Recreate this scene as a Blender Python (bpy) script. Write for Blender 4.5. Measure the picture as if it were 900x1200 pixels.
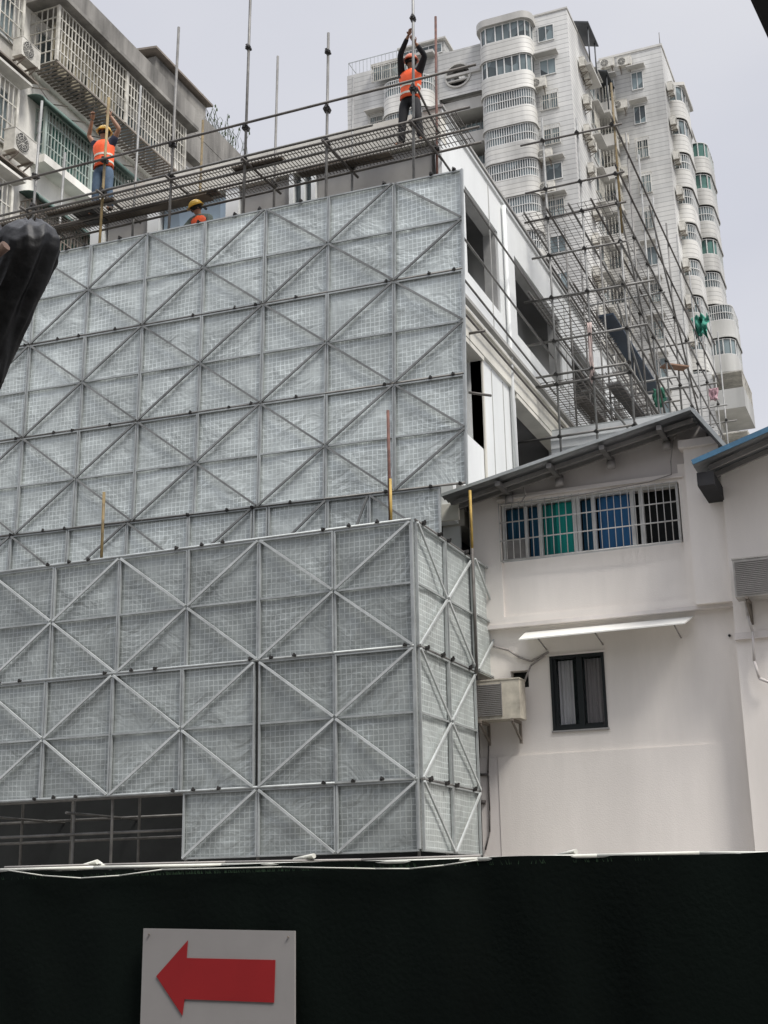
import bpy, bmesh, math, random
from mathutils import Vector, Matrix, noise
random.seed(7)
R = math.radians
for o in list(bpy.data.objects): bpy.data.objects.remove(o)
sc = bpy.context.scene
COL = sc.collection

# ------------------------------------------------------------------ camera
F = 1594.6
PITCH, ROLL, YAW = .2821, -.0193, .3849
fw = Vector((-math.sin(YAW)*math.cos(PITCH), math.cos(YAW)*math.cos(PITCH), math.sin(PITCH)))
rt0 = Vector((math.cos(YAW), math.sin(YAW), 0)); up0 = rt0.cross(fw)
rt = rt0*math.cos(ROLL)+up0*math.sin(ROLL); up = -rt0*math.sin(ROLL)+up0*math.cos(ROLL)
EYE = Vector((0, 0, 1.6))
cd = bpy.data.cameras.new('camera'); cam = bpy.data.objects.new('camera', cd); COL.objects.link(cam)
cam.matrix_world = Matrix(((rt.x, up.x, -fw.x, EYE.x), (rt.y, up.y, -fw.y, EYE.y), (rt.z, up.z, -fw.z, EYE.z), (0, 0, 0, 1)))
cd.sensor_fit = 'VERTICAL'; cd.sensor_height = 24; cd.lens = 24*F/1200; cd.clip_end = 5000; cd.clip_start = .05
sc.camera = cam
# ------------------------------------------------------------------ light
SUN_EL, SUN_AZ = 55, 116       # azimuth clockwise from +Y
w = bpy.data.worlds.new('World'); sc.world = w; w.use_nodes = True
nt = w.node_tree; nd = nt.nodes; nd.clear(); lk = nt.links.new
wo = nd.new('ShaderNodeOutputWorld'); bg = nd.new('ShaderNodeBackground'); bg.inputs[1].default_value = .1
sky = nd.new('ShaderNodeTexSky'); sky.sky_type = 'NISHITA'; sky.sun_disc = False
sky.sun_elevation = R(SUN_EL); sky.sun_rotation = R(SUN_AZ)
tc = nd.new('ShaderNodeTexCoord'); nz = nd.new('ShaderNodeTexNoise'); nz.inputs['Scale'].default_value = 2.2
nz.inputs['Detail'].default_value = 4; nz.inputs['Roughness'].default_value = .45
mp = nd.new('ShaderNodeMapping'); mp.inputs['Scale'].default_value = (1, 1, 2.2)
cr = nd.new('ShaderNodeValToRGB'); cr.color_ramp.elements[0].position = .3; cr.color_ramp.elements[1].position = .7
cr.color_ramp.elements[0].color = (.44, .455, .52, 1); cr.color_ramp.elements[1].color = (.555, .56, .595, 1)
sc10 = nd.new('ShaderNodeVectorMath'); sc10.operation = 'SCALE'; sc10.inputs['Scale'].default_value = 10.0
mx = nd.new('ShaderNodeMix'); mx.data_type = 'RGBA'; mx.inputs[0].default_value = .97
sz = nd.new('ShaderNodeSeparateXYZ'); lk(tc.outputs['Generated'], sz.inputs[0])
mr = nd.new('ShaderNodeMapRange'); mr.interpolation_type = 'SMOOTHSTEP'
for i_, v_ in ((1,.60),(2,.95),(3,10.0),(4,38.0)): mr.inputs[i_].default_value = v_
lk(sz.outputs[2], mr.inputs[0]); lk(mr.outputs[0], sc10.inputs['Scale'])
lk(tc.outputs['Generated'], mp.inputs[0]); lk(mp.outputs[0], nz.inputs['Vector']); lk(nz.outputs[0], cr.inputs[0])
lk(cr.outputs[0], sc10.inputs[0]); lk(sky.outputs[0], mx.inputs[6]); lk(sc10.outputs[0], mx.inputs[7])
lk(mx.outputs[2], bg.inputs[0]); lk(bg.outputs[0], wo.inputs[0])
sl = bpy.data.lights.new('sun', 'SUN'); sl.energy = 2.7; sl.angle = R(17); sl.color = (1, .96, .9)
so = bpy.data.objects.new('sun', sl); COL.objects.link(so)
sd = Vector((math.sin(R(SUN_AZ))*math.cos(R(SUN_EL)), math.cos(R(SUN_AZ))*math.cos(R(SUN_EL)), math.sin(R(SUN_EL))))
so.rotation_euler = sd.to_track_quat('Z', 'Y').to_euler()
sc.view_settings.view_transform = 'Standard'; sc.view_settings.look = 'None'
sc.view_settings.exposure = 0.42; sc.view_settings.gamma = 1
sc.render.engine = 'CYCLES'

# ------------------------------------------------------------------ helpers
def ray(u, v): return rt*((u-450)/F)-up*((v-600)/F)+fw
def atY(u, v, Y): d = ray(u, v); return EYE+d*(Y/d.y)
def atX(u, v, X): d = ray(u, v); return EYE+d*(X/d.x)
def atZ(u, v, Z): d = ray(u, v); return EYE+d*((Z-EYE.z)/d.z)

class MB:
    def __init__(s): s.v = []; s.f = []; s.sm = []
    def add(s, vs, fs, smooth=False):
        b = len(s.v); s.v += [tuple(p) for p in vs]
        for f in fs: s.f.append(tuple(b+i for i in f)); s.sm.append(smooth)
        return s
    def box(s, x0, x1, y0, y1, z0, z1):
        if x0 > x1: x0, x1 = x1, x0
        if y0 > y1: y0, y1 = y1, y0
        if z0 > z1: z0, z1 = z1, z0
        return s.add([(x0,y0,z0),(x1,y0,z0),(x1,y1,z0),(x0,y1,z0),(x0,y0,z1),(x1,y0,z1),(x1,y1,z1),(x0,y1,z1)],
            [(0,3,2,1),(4,5,6,7),(0,1,5,4),(1,2,6,5),(2,3,7,6),(3,0,4,7)])
    def bar(s, p, q, r, r2=None, n=8, smooth=True):
        p = Vector(p); q = Vector(q); r2 = r if r2 is None else r2
        d = (q-p)
        if d.length < 1e-6: return s
        d.normalize(); a = d.orthogonal().normalized(); b = d.cross(a)
        vs = []
        for c, rr in ((p, r), (q, r2)):
            for i in range(n):
                t = 2*math.pi*i/n; vs.append(c+a*rr*math.cos(t)+b*rr*math.sin(t))
        fs = [(i, (i+1) % n, n+(i+1) % n, n+i) for i in range(n)]
        s.add(vs, fs, smooth)
        s.add([], [])
        b0 = len(s.v)-2*n
        s.f.append(tuple(b0+i for i in range(n-1, -1, -1))); s.sm.append(False)
        s.f.append(tuple(b0+n+i for i in range(n))); s.sm.append(False)
        return s
    def tube(s, pts, r, n=6):
        for a, b in zip(pts, pts[1:]): s.bar(a, b, r, n=n)
        return s
    def obar(s, p, q, wx, wn, nrm):      # flat bar with width wx, thickness wn along nrm
        p = Vector(p); q = Vector(q); nrm = Vector(nrm); d = (q-p).normalized(); a = d.cross(nrm).normalized()
        vs = [c+a*i*wx/2+nrm*j*wn/2 for c in (p, q) for i, j in ((-1,-1),(1,-1),(1,1),(-1,1))]
        return s.add(vs, [(3,2,1,0),(4,5,6,7),(0,1,5,4),(1,2,6,5),(2,3,7,6),(3,0,4,7)])
    def prism(s, pts, off):              # planar polygon extruded by off
        pts = [Vector(p) for p in pts]; off = Vector(off); n = len(pts)
        return s.add(pts+[p+off for p in pts], [tuple(range(n-1,-1,-1)), tuple(range(n, 2*n))]+[(i,(i+1)%n,n+(i+1)%n,n+i) for i in range(n)])
    def wall(s, path, z0, z1, th=None, smooth=True):   # vertical strip following a plan path
        n = len(path); vs = [(x,y,z0) for x,y in path]+[(x,y,z1) for x,y in path]
        s.add(vs, [(i,i+1,n+i+1,n+i) for i in range(n-1)], smooth); return s
    def cap(s, path, z): s.add([(x,y,z) for x,y in path], [tuple(range(len(path)))]); return s
    def build(s, name, m, parent=None, recalc=True):
        off = wloc(parent) if parent else Vector((0,0,0))
        me = bpy.data.meshes.new(name); me.from_pydata([tuple(Vector(p)-off) for p in s.v], [], s.f)
        me.polygons.foreach_set('use_smooth', s.sm)
        if recalc:
            b = bmesh.new(); b.from_mesh(me); bmesh.ops.recalc_face_normals(b, faces=b.faces); b.to_mesh(me); b.free()
        me.materials.append(m); me.update()
        o = bpy.data.objects.new(name, me); COL.objects.link(o)
        if parent: o.parent = parent
        return o
def wloc(o):
    v = Vector(o.location)
    while o.parent: o = o.parent; v = v+Vector(o.location)
    return v
def thing(name, label, cat, loc=(0,0,0), group=None):
    o = bpy.data.objects.new(name, None); COL.objects.link(o); o.location = loc; o.empty_display_size = .2
    return tag(o, label, cat, group)
def tag(o, label, cat, group=None):
    o['label'] = label; o['category'] = cat
    if group: o['group'] = group
    return o
def struct(o): o['kind'] = 'structure'; return o
def copy_tree(o, parent=None):
    c = o.copy(); COL.objects.link(c)
    if parent: c.parent = parent
    for ch in o.children: copy_tree(ch, c)
    return c

# ------------------------------------------------------------------ materials
def nodes(name):
    m = bpy.data.materials.new(name); m.use_nodes = True; t = m.node_tree
    return m, t, t.nodes['Principled BSDF']
def N(t, k, **kw):
    n = t.nodes.new(k)
    for a, v in kw.items():
        if a in n.inputs: n.inputs[a].default_value = v
        else: setattr(n, a, v)
    return n
def dirt(t, col, var, scale, streak, coord=None):
    """noise driven variation around col, returns colour socket"""
    if coord is None:
        g = N(t, 'ShaderNodeNewGeometry'); coord = g.outputs['Position']
    mp = N(t, 'ShaderNodeMapping'); mp.inputs['Scale'].default_value = (1, 1, .18 if streak else 1)
    t.links.new(coord, mp.inputs[0])
    n = N(t, 'ShaderNodeTexNoise', Scale=scale, Detail=7.0, Roughness=.62); t.links.new(mp.outputs[0], n.inputs['Vector'])
    n2 = N(t, 'ShaderNodeTexNoise', Scale=scale*.22, Detail=3.0); t.links.new(coord, n2.inputs['Vector'])
    a = N(t, 'ShaderNodeMath', operation='ADD'); t.links.new(n.outputs[0], a.inputs[0]); t.links.new(n2.outputs[0], a.inputs[1])
    r = N(t, 'ShaderNodeMapRange'); r.inputs[1].default_value = .7; r.inputs[2].default_value = 1.3
    r.inputs[3].default_value = 1-var; r.inputs[4].default_value = 1+var*.6
    t.links.new(a.outputs[0], r.inputs[0])
    s = N(t, 'ShaderNodeVectorMath', operation='SCALE')
    if isinstance(col, tuple): s.inputs[0].default_value = col[:3]
    else: t.links.new(col, s.inputs[0])
    t.links.new(r.outputs[0], s.inputs['Scale'])
    return s.outputs[0], n.outputs[0]
MATS = {}
def M(name, col, rough=.75, var=.18, scale=3., streak=False, bump=0., bscale=40., metal=0., spec=.4):
    if name in MATS: return MATS[name]
    m, t, b = nodes(name); c, nf = dirt(t, col, var, scale, streak)
    t.links.new(c, b.inputs['Base Color']); b.inputs['Roughness'].default_value = rough; b.inputs['Metallic'].default_value = metal
    b.inputs['Specular IOR Level'].default_value = spec
    if bump:
        g = N(t, 'ShaderNodeNewGeometry'); n = N(t, 'ShaderNodeTexNoise', Scale=bscale, Detail=4.0); t.links.new(g.outputs['Position'], n.inputs['Vector'])
        bp = N(t, 'ShaderNodeBump', Strength=bump, Distance=.02); t.links.new(n.outputs[0], bp.inputs['Height']); t.links.new(bp.outputs[0], b.inputs['Normal'])
    MATS[name] = m; return m
def planar(t, su, sv):
    """vector (x+y, z, 0) from world position"""
    g = N(t, 'ShaderNodeNewGeometry'); sp = N(t, 'ShaderNodeSeparateXYZ'); t.links.new(g.outputs['Position'], sp.inputs[0])
    a = N(t, 'ShaderNodeMath', operation='ADD'); t.links.new(sp.outputs[0], a.inputs[0]); t.links.new(sp.outputs[1], a.inputs[1])
    c = N(t, 'ShaderNodeCombineXYZ'); t.links.new(a.outputs[0], c.inputs[0]); t.links.new(sp.outputs[2], c.inputs[1])
    return c.outputs[0]
def brick(name, c1, c2, mortar, bw, rh, ms, var=.15, scale=.6, streak=True, rough=.6, offset=.5, warp=0., bump=.3, metal=0., smooth=.1):
    m, t, b = nodes(name); v = planar(t, 1, 1)
    if warp:
        g = N(t, 'ShaderNodeNewGeometry'); n = N(t, 'ShaderNodeTexNoise', Scale=1.7, Detail=2.0); t.links.new(g.outputs['Position'], n.inputs['Vector'])
        s = N(t, 'ShaderNodeVectorMath', operation='SCALE', Scale=warp); t.links.new(n.outputs['Color'], s.inputs[0])
        a = N(t, 'ShaderNodeVectorMath', operation='ADD'); t.links.new(v, a.inputs[0]); t.links.new(s.outputs[0], a.inputs[1]); v = a.outputs[0]
    br = N(t, 'ShaderNodeTexBrick', Scale=1.0); br.inputs['Color1'].default_value = (*c1, 1); br.inputs['Color2'].default_value = (*c2, 1)
    br.inputs['Mortar'].default_value = (*mortar, 1); br.inputs['Mortar Size'].default_value = ms; br.inputs['Mortar Smooth'].default_value = smooth
    br.inputs['Brick Width'].default_value = bw; br.inputs['Row Height'].default_value = rh; br.offset = offset
    t.links.new(v, br.inputs['Vector'])
    c, nf = dirt(t, br.outputs['Color'], var, scale, streak)
    t.links.new(c, b.inputs['Base Color']); b.inputs['Roughness'].default_value = rough; b.inputs['Metallic'].default_value = metal
    if bump:
        bp = N(t, 'ShaderNodeBump', Strength=bump, Distance=.01, invert=True); t.links.new(br.outputs['Fac'], bp.inputs['Height']); t.links.new(bp.outputs[0], b.inputs['Normal'])
    MATS[name] = m; return m
def panel_mat(name='perforated_screen', gain=1.):
    """perforated galvanised screen: small pressed squares, patchy sheen painted in colour, dusty stains"""
    m, t, b = nodes(name); v0 = planar(t, 1, 1)
    g = N(t, 'ShaderNodeNewGeometry'); pos = g.outputs['Position']
    n = N(t, 'ShaderNodeTexNoise', Scale=2.3, Detail=2.0); t.links.new(pos, n.inputs['Vector'])
    s = N(t, 'ShaderNodeVectorMath', operation='SCALE', Scale=.045); t.links.new(n.outputs['Color'], s.inputs[0])
    a = N(t, 'ShaderNodeVectorMath', operation='ADD'); t.links.new(v0, a.inputs[0]); t.links.new(s.outputs[0], a.inputs[1])
    br = N(t, 'ShaderNodeTexBrick', Scale=1.0); br.offset = 0.0
    br.inputs['Color1'].default_value = (.285, .308, .298, 1); br.inputs['Color2'].default_value = (.320, .345, .334, 1)
    br.inputs['Mortar'].default_value = (.50, .535, .52, 1); br.inputs['Mortar Size'].default_value = .0068; br.inputs['Mortar Smooth'].default_value = .25
    br.inputs['Brick Width'].default_value = .078; br.inputs['Row Height'].default_value = .079
    t.links.new(a.outputs[0], br.inputs['Vector'])
    # patches where painted glare or dust drowns the pattern
    n2 = N(t, 'ShaderNodeTexNoise', Scale=1.1, Detail=6.0, Roughness=.7); t.links.new(pos, n2.inputs['Vector'])
    r = N(t, 'ShaderNodeMapRange'); r.inputs[1].default_value = .44; r.inputs[2].default_value = .66; r.inputs[3].default_value = 0; r.inputs[4].default_value = .85
    t.links.new(n2.outputs[0], r.inputs[0])
    mx = N(t, 'ShaderNodeMix', data_type='RGBA'); t.links.new(r.outputs[0], mx.inputs[0]); t.links.new(br.outputs['Color'], mx.inputs[6]); mx.inputs[7].default_value = (.36, .387, .375, 1)
    c, nf = dirt(t, mx.outputs[2], .2, 3.2, False)
    n4 = N(t, 'ShaderNodeTexNoise', Scale=.75, Detail=5.0, Roughness=.6, Distortion=1.6); t.links.new(pos, n4.inputs['Vector'])  # distorted bright streaks paint sheen along the creases
    r4 = N(t, 'ShaderNodeMapRange'); r4.inputs[1].default_value = .3; r4.inputs[2].default_value = .72; r4.inputs[3].default_value = .86; r4.inputs[4].default_value = 1.12
    t.links.new(n4.outputs[0], r4.inputs[0]); s4 = N(t, 'ShaderNodeVectorMath', operation='SCALE'); t.links.new(c, s4.inputs[0]); t.links.new(r4.outputs[0], s4.inputs['Scale']); c = s4.outputs[0]
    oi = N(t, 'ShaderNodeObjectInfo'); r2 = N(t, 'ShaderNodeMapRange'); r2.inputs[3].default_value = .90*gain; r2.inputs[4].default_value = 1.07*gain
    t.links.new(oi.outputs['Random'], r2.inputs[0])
    s2 = N(t, 'ShaderNodeVectorMath', operation='SCALE'); t.links.new(c, s2.inputs[0]); t.links.new(r2.outputs[0], s2.inputs['Scale'])
    t.links.new(s2.outputs[0], b.inputs['Base Color'])
    b.inputs['Roughness'].default_value = .42; b.inputs['Metallic'].default_value = .3
    n3 = N(t, 'ShaderNodeTexNoise', Scale=1.6, Detail=3.0, Distortion=2.2); t.links.new(pos, n3.inputs['Vector'])
    bp = N(t, 'ShaderNodeBump', Strength=.4, Distance=.09); t.links.new(n3.outputs[0], bp.inputs['Height'])
    t.links.new(bp.outputs[0], b.inputs['Normal'])
    return m
def stripes(name, c1, c2, axis, period, duty=.5, rough=.5, metal=0., var=.2):
    m, t, b = nodes(name); g = N(t, 'ShaderNodeNewGeometry'); sp = N(t, 'ShaderNodeSeparateXYZ'); t.links.new(g.outputs['Position'], sp.inputs[0])
    d = N(t, 'ShaderNodeMath', operation='DIVIDE'); d.inputs[1].default_value = period; t.links.new(sp.outputs[axis], d.inputs[0])
    f = N(t, 'ShaderNodeMath', operation='FRACT'); t.links.new(d.outputs[0], f.inputs[0])
    l = N(t, 'ShaderNodeMath', operation='LESS_THAN'); l.inputs[1].default_value = duty; t.links.new(f.outputs[0], l.inputs[0])
    mx = N(t, 'ShaderNodeMix', data_type='RGBA'); t.links.new(l.outputs[0], mx.inputs[0]); mx.inputs[6].default_value = (*c1, 1); mx.inputs[7].default_value = (*c2, 1)
    c, nf = dirt(t, mx.outputs[2], var, 2., False); t.links.new(c, b.inputs['Base Color'])
    b.inputs['Roughness'].default_value = rough; b.inputs['Metallic'].default_value = metal
    return m
def glass(name, col, rough=.12, alpha=0.):
    m, t, b = nodes(name); g = N(t, 'ShaderNodeNewGeometry')
    n = N(t, 'ShaderNodeTexVoronoi', Scale=.8); t.links.new(g.outputs['Position'], n.inputs['Vector'])
    r = N(t, 'ShaderNodeMapRange'); r.inputs[1].default_value = .1; r.inputs[2].default_value = .9; r.inputs[3].default_value = .45; r.inputs[4].default_value = 2.3; t.links.new(n.outputs['Color'], r.inputs[0])
    s = N(t, 'ShaderNodeVectorMath', operation='SCALE'); s.inputs[0].default_value = col; t.links.new(r.outputs[0], s.inputs['Scale'])
    t.links.new(s.outputs[0], b.inputs['Base Color']); b.inputs['Roughness'].default_value = rough
    b.inputs['Specular IOR Level'].default_value = .6
    if alpha: b.inputs['Alpha'].default_value = alpha
    return m
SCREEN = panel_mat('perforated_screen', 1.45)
SCREEN2 = panel_mat('shaded_perforated_screen', .95)  # same screen with shade put into its colour, for the lower front
GALV = M('galvanised_frame', (.38, .40, .395), .5, .25, 8, metal=.3)
BRACEL = M('pale_steel_brace', (.50, .52, .51), .5, .25, 6, metal=.2)
BRACE = M('dull_steel_brace', (.21, .215, .21), .55, .35, 6, metal=.3)
POLE = M('weathered_steel_pole', (.17, .165, .155), .55, .4, 9, metal=.4)
POLEL = M('pale_steel_pole', (.25, .25, .24), .5, .35, 9, metal=.3)
POLED = M('dark_steel_pole', (.13, .12, .11), .6, .4, 9, metal=.3)
RUST = M('rusty_red_pole', (.13, .06, .045), .7, .7, 12)
RUSTY = M('rusty_yellow_pole', (.22, .16, .07), .6, .7, 7)
YELLOW = M('yellow_paint_pole', (.42, .28, .07), .6, .6, 7)
CLAMP = M('black_coupler', (.03, .028, .026), .6, .4, 20)
WIRE = M('deck_wire', (.13, .12, .11), .6, .3, 9, metal=.3)
WHITEP = M('white_wall_panel', (.72, .735, .72), .55, .13, 1.5, True)
CREAMP = M('cream_beam', (.66, .64, .57), .6, .2, 2, True)
CONC = M('raw_concrete', (.34, .335, .32), .85, .3, 1.4, True, .3)
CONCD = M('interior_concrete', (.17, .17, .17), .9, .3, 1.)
GREYP = M('grey_infill_panel', (.33, .32, .30), .7, .15, 2)
BLACKD = M('dark_interior', (.02, .022, .022), .9, .4, 2)  # near-black base paints unlit depth in rooms, holes and gaps
RENDER = M('pale_plaster', (.84, .79, .735), .85, .2, .8, True, .12, 60)
RENDER2 = M('pale_plaster_trim', (.78, .73, .69), .85, .18, 1.4, True, .12, 60)
TILE = brick('tower_tiles', (.59, .585, .56), (.54, .54, .52), (.33, .33, .32), 400, .42, .028, .42, .5)
TILE2 = brick('tower_tiles_cream', (.62, .61, .57), (.57, .565, .535), (.36, .35, .33), 400, .40, .028, .42, .5)
TRIM = M('tower_trim', (.50, .49, .46), .7, .3, .6, True)
TGLASS = glass('tower_glass', (.10, .125, .13))
TGREEN = glass('green_glass', (.045, .10, .085))
FRAMEW = M('white_window_frame', (.66, .66, .64), .5, .2, 4)
FRAMEG = M('grey_window_frame', (.35, .35, .34), .5, .2, 4)
OLDW = M('old_stained_plaster', (.80, .78, .72), .9, .55, .55, True, .3, 20)
OLDC = M('mouldy_concrete', (.25, .24, .22), .9, .75, 1.3, True, .5, 20)
CAGE = M('cage_metal', (.56, .54, .48), .6, .5, 4)
CAGED = M('rusty_cage_metal', (.22, .19, .16), .7, .4, 3)
GREENC = M('green_canopy', (.10, .16, .14), .6, .4, 2)
ACW = M('ac_casing', (.62, .60, .54), .5, .3, 6)
ACG = M('ac_grille', (.10, .10, .095), .6, .3, 9)
SHEETR = stripes('corrugated_sheet_side', (.30, .31, .32), (.20, .205, .21), 1, .18, .35, .45, .3)
FENCEM = M('dark_green_fence_cloth', (.0028, .0056, .0042), .9, .5, 1.2, True, .15, 30, spec=.1)
SIGNW = M('shaded_white_board', (.30, .285, .275), .7, .1, 2.4)  # white board; the shade on it is put into the base colour
SIGNR = M('red_paint', (.30, .012, .014), .6, .14, 3)
PVC = M('white_pipe', (.62, .62, .55), .45, .25, 4)
CABLE = M('grey_cable', (.30, .28, .26), .6, .2, 9)
BLACKT = M('black_plastic_tarp', (.005, .005, .0055), .5, .5, 6, False, .35, 12, spec=.3)
BROWN = M('brown_bark', (.13, .08, .06), .8, .5, 12)
ORANGE = M('orange_vest', (.95, .13, .035), .6, .2, 8)
REFL = M('reflective_band', (.62, .60, .50), .4, .2, 8)
SKIN = M('tanned_skin', (.30, .16, .10), .55, .15, 12)
BLACKC = M('black_cloth', (.018, .018, .02), .85, .3, 12)
NAVY = M('navy_cloth', (.025, .03, .055), .85, .3, 12)
JEANS = M('blue_jeans', (.085, .13, .19), .85, .35, 14)
HELY = M('yellow_helmet', (.62, .38, .05), .4, .2, 9)
HELO = M('orange_helmet', (.55, .13, .05), .4, .2, 9)
HAIR = M('black_hair', (.012, .01, .009), .7, .3, 20)
BOOT = M('brown_boot', (.06, .045, .035), .8, .3, 12)
LEAF = M('leaves', (.06, .09, .035), .7, .5, 9)

# ------------------------------------------------------------------ ground
g = MB(); g.add([(-1500,-1500,0),(1500,-1500,0),(1500,1500,0),(-1500,1500,0)], [(0,1,2,3)])
struct(g.build('ground', M('dusty_ground', (.20,.19,.175), .95, .3, .4)))
g = MB(); g.box(-40, 40, -3, 7.2, -.2, .004)
struct(g.build('pavement', brick('pavement_slabs', (.24,.235,.22), (.21,.205,.2), (.1,.1,.1), .6, .6, .01)))

# ------------------------------------------------------------------ canopy with a seen tip; its spread and the building added to block skylight
t = thing('skylight_blocker', 'skylight blocker: added wall and widened dark canopy whose tip shows at the top right corner of the photo', 'building', (0,-3,0))
MB().box(-16, 16, -12, -3, 0, 14).build('wall', M('blocker_brown', (.12,.11,.10), .9), t)  # unseen block added to keep skylight off the fence
p0 = atZ(872,0,4.2); p1 = atZ(900,45,4.2); dv = (p1-p0).normalized()
tip = p0-dv*.9
cp = [(-16,-3,4.2), (-16,1.2,4.2), (-3.3,1.6,4.2), (tip.x-.3, 3.0, 4.2), (p0.x-.02, 3.15, 4.2), (p0.x, p0.y-.15, 4.2), (p1.x, p1.y, 4.2), (p1.x+.25, p1.y+.4, 4.2), (16,3.4,4.2), (16,-3,4.2)]
MB().prism(cp, (0,0,.12)).build('canopy', M('dark_canopy', (.035,.033,.034), .8), t)  # spread far beyond its seen tip to shade the fence

# ------------------------------------------------------------------ unfinished building behind the scaffold
XB, YB, XL, YE, ZT = -6.96, 20.2, -14.3, 40, 15.28
ub = thing('unfinished_building', 'new white unfinished building wrapped by the scaffold, with open window bays on its side', 'building', (XB,YB,0))
mb = MB()
mb.box(XL+.3, XB-.3, YB+.3, YE, 14.75, 14.9)
for z in (11.35, 7.85, 4.3): mb.box(XL+.2, XB-.2, YB+.3, YE, z-.15, z)
mb.box(XL+.1, XL+.3, YB+.3, YE, 0, 15.2); mb.box(XL, XB, YE, YE+.2, 0, 15.2)
mb.box(-9.3, -9.15, YB+.6, YE, 4.3, 11.2)
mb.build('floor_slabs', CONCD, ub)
MB().box(-7.95, -7.85, YB+.31, YE, 11.36, 14.74).build('partition', M('grey_partition', (.42,.425,.42), .8, .1, 1), ub)
# parapets
MB().box(XL, XB, YB, YB+.3, 14.66, ZT).build('parapet', CREAMP, ub)
mb = MB().box(XB-.3, XB, YB+.3, YE, 14.38, ZT); mb.box(XB, XB+.04, YB+.002, YE, 15.2, 15.26); mb.build('parapet', WHITEP, ub)
# coping drip
MB().box(XB-.32, XB+.07, YB-.03, YE, ZT, ZT+.05).build('coping', CONC, ub)
# side wall storeys
ops3 = [(21.45,23.44),(24.55,28.1),(29.0,32.5),(33.4,37)]
ops2 = [(20.95,22.0),(24.15,27.6),(28.6,32.4)]
ops1 = [(20.56,24.0),(25,28)]
def storey(ops, z0, z1, zo0, zo1, name, mat):
    y = YB+.3; m = MB()
    for a, b in ops:
        m.box(XB-.3, XB, y, a, z0, z1)
        if zo0 > z0: m.box(XB-.3, XB, a, b, z0, zo0)
        if zo1 < z1: m.box(XB-.3, XB, a, b, zo1, z1)
        y = b
    m.box(XB-.3, XB, y, YE, z0, z1)
    return m.build(name, mat, ub)
storey(ops3, 11.72, 14.38, 12.62, 14.38, 'side_wall', WHITEP)
storey(ops2, 8.1, 11.2, 9.42 if False else 8.4, 11.2, 'side_wall', WHITEP)
storey(ops1, 4.3, 7.6, 5.0, 7.6, 'side_wall', WHITEP)
MB().box(XB-.3, XB+.02, YB+.3, YE, 0, 4.3).build('side_wall', CONC, ub)
# extra low wall in the small opening
MB().box(XB-.25, XB-.01, 20.95, 22.0, 8.4, 9.4).build('low_wall', WHITEP, ub)
for z0, z1, p in ((11.2, 11.72, .06), (7.6, 8.1, .08)):
    m = MB().box(XB-.3, XB+p, YB+.302, YE, z0, z1); m.box(XB+p, XB+p+.05, YB+.3, YE, z1-.06, z1)
    m.build('floor_beam', CREAMP, ub)
for z in (11.45, 7.8):
    MB().box(XB+.06, XB+.16, YB, 28.5, z+.36, z+.43).build('flashing', CONC, ub)
    MB().bar((XB+.13, YB+.2, z+.05), (XB+.13, 28, z+.05), .02).build('conduit', POLED, ub)
# opening trims: dark window rails inside the side bays
for a, b in ops3:
    m = MB()
    for y in (a+.02, b-.08): m.box(XB-.28, XB-.03, y, y+.06, 12.64, 14.36)
    m.box(XB-.26, XB-.05, a, b, 14.3, 14.375); m.build('window_frame', FRAMEG, ub)
for a, b in ops2[:2]:
    m = MB(); m.box(XB-.28, XB+.05, a-.06, b+.06, 11.1, 11.19); m.box(XB-.2, XB+.03, b, b+.07, 8.4, 11.1); m.build('lintel', CREAMP, ub)
# vertical joints on the white panels
for y in (23.95, 24.05, 22.9, 28.5): MB().box(XB, XB+.012, y, y+.025, 11.74, 15.15).build('panel_joint', M('joint', (.42,.42,.4), .7), ub)
for y in (22.6, 23.3, 23.9): MB().box(XB, XB+.012, y, y+.02, 8.12, 11.15).build('panel_joint', M('joint', (.42,.42,.4), .7), ub)
MB().bar((XB+.06, 23.75, 8.1), (XB+.06, 23.75, 15.1), .045).build('downpipe', WHITEP, ub)
# front storey under the parapet (seen above the screens)
def fx(u, v=230): return atY(u, v, YB).x
for u0, u1 in ((173,186),(264,279),(338,343),(352,356),(364,369)):
    MB().box(fx(u0), fx(u1), YB+.02, YB+.3, 11.4, 14.66).build('column', WHITEP, ub)
MB().box(XL, XL+.3, YB+.02, YB+.3, 4.3, 14.66).build('column', WHITEP, ub); MB().box(XB-.12, XB-.001, YB+.021, YB+.299, 11.4, 14.66).build('column', WHITEP, ub)
for u0, u1 in ((125,172),(280,337),(370,505)):
    MB().box(fx(u0), fx(u1), YB+.1, YB+.25, 11.4, 14.62).build('infill_panel', GREYP, ub)
m = MB().box(fx(188), fx(262), YB+.16, YB+.2, 11.4, 14.6); m.build('pane', glass('blue_sheet', (.25,.32,.37), .3), ub)
m = MB().box(fx(343), fx(364), YB+.16, YB+.2, 11.4, 14.6); m.build('pane', TGLASS, ub)
m = MB().box(XL, XB, YB+.02, YB+.25, 7.62, 11.3); m.box(XL, -7.9, YB+.02, YB+.25, 4.2, 7.62); m.build('front_wall', WHITEP, ub)
MB().box(-7.9, XB-.31, YB+.5, YB+.56, 4.3, 7.6).build('shade_backdrop', BLACKD, ub)  # black sheet stands in for shade inside the opening
MB().box(-7.9, XB+.1, YB-.04, YB+.019, 7.62, 7.9).build('floor_beam', CREAMP, ub)
# ground storey: open frame, a black sheet painting the shade inside it
m = MB().box(XL, XB, YB+.4, YB+.5, 0, 4.2); m.build('shade_backdrop', BLACKD, ub)
for u in (100, 12, 215):
    p = atY(u, 975, 18.6); MB().box(p.x-.13, p.x+.13, YB+.05, YB+.38, 0, 4.2).build('column', CONC, ub)

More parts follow.
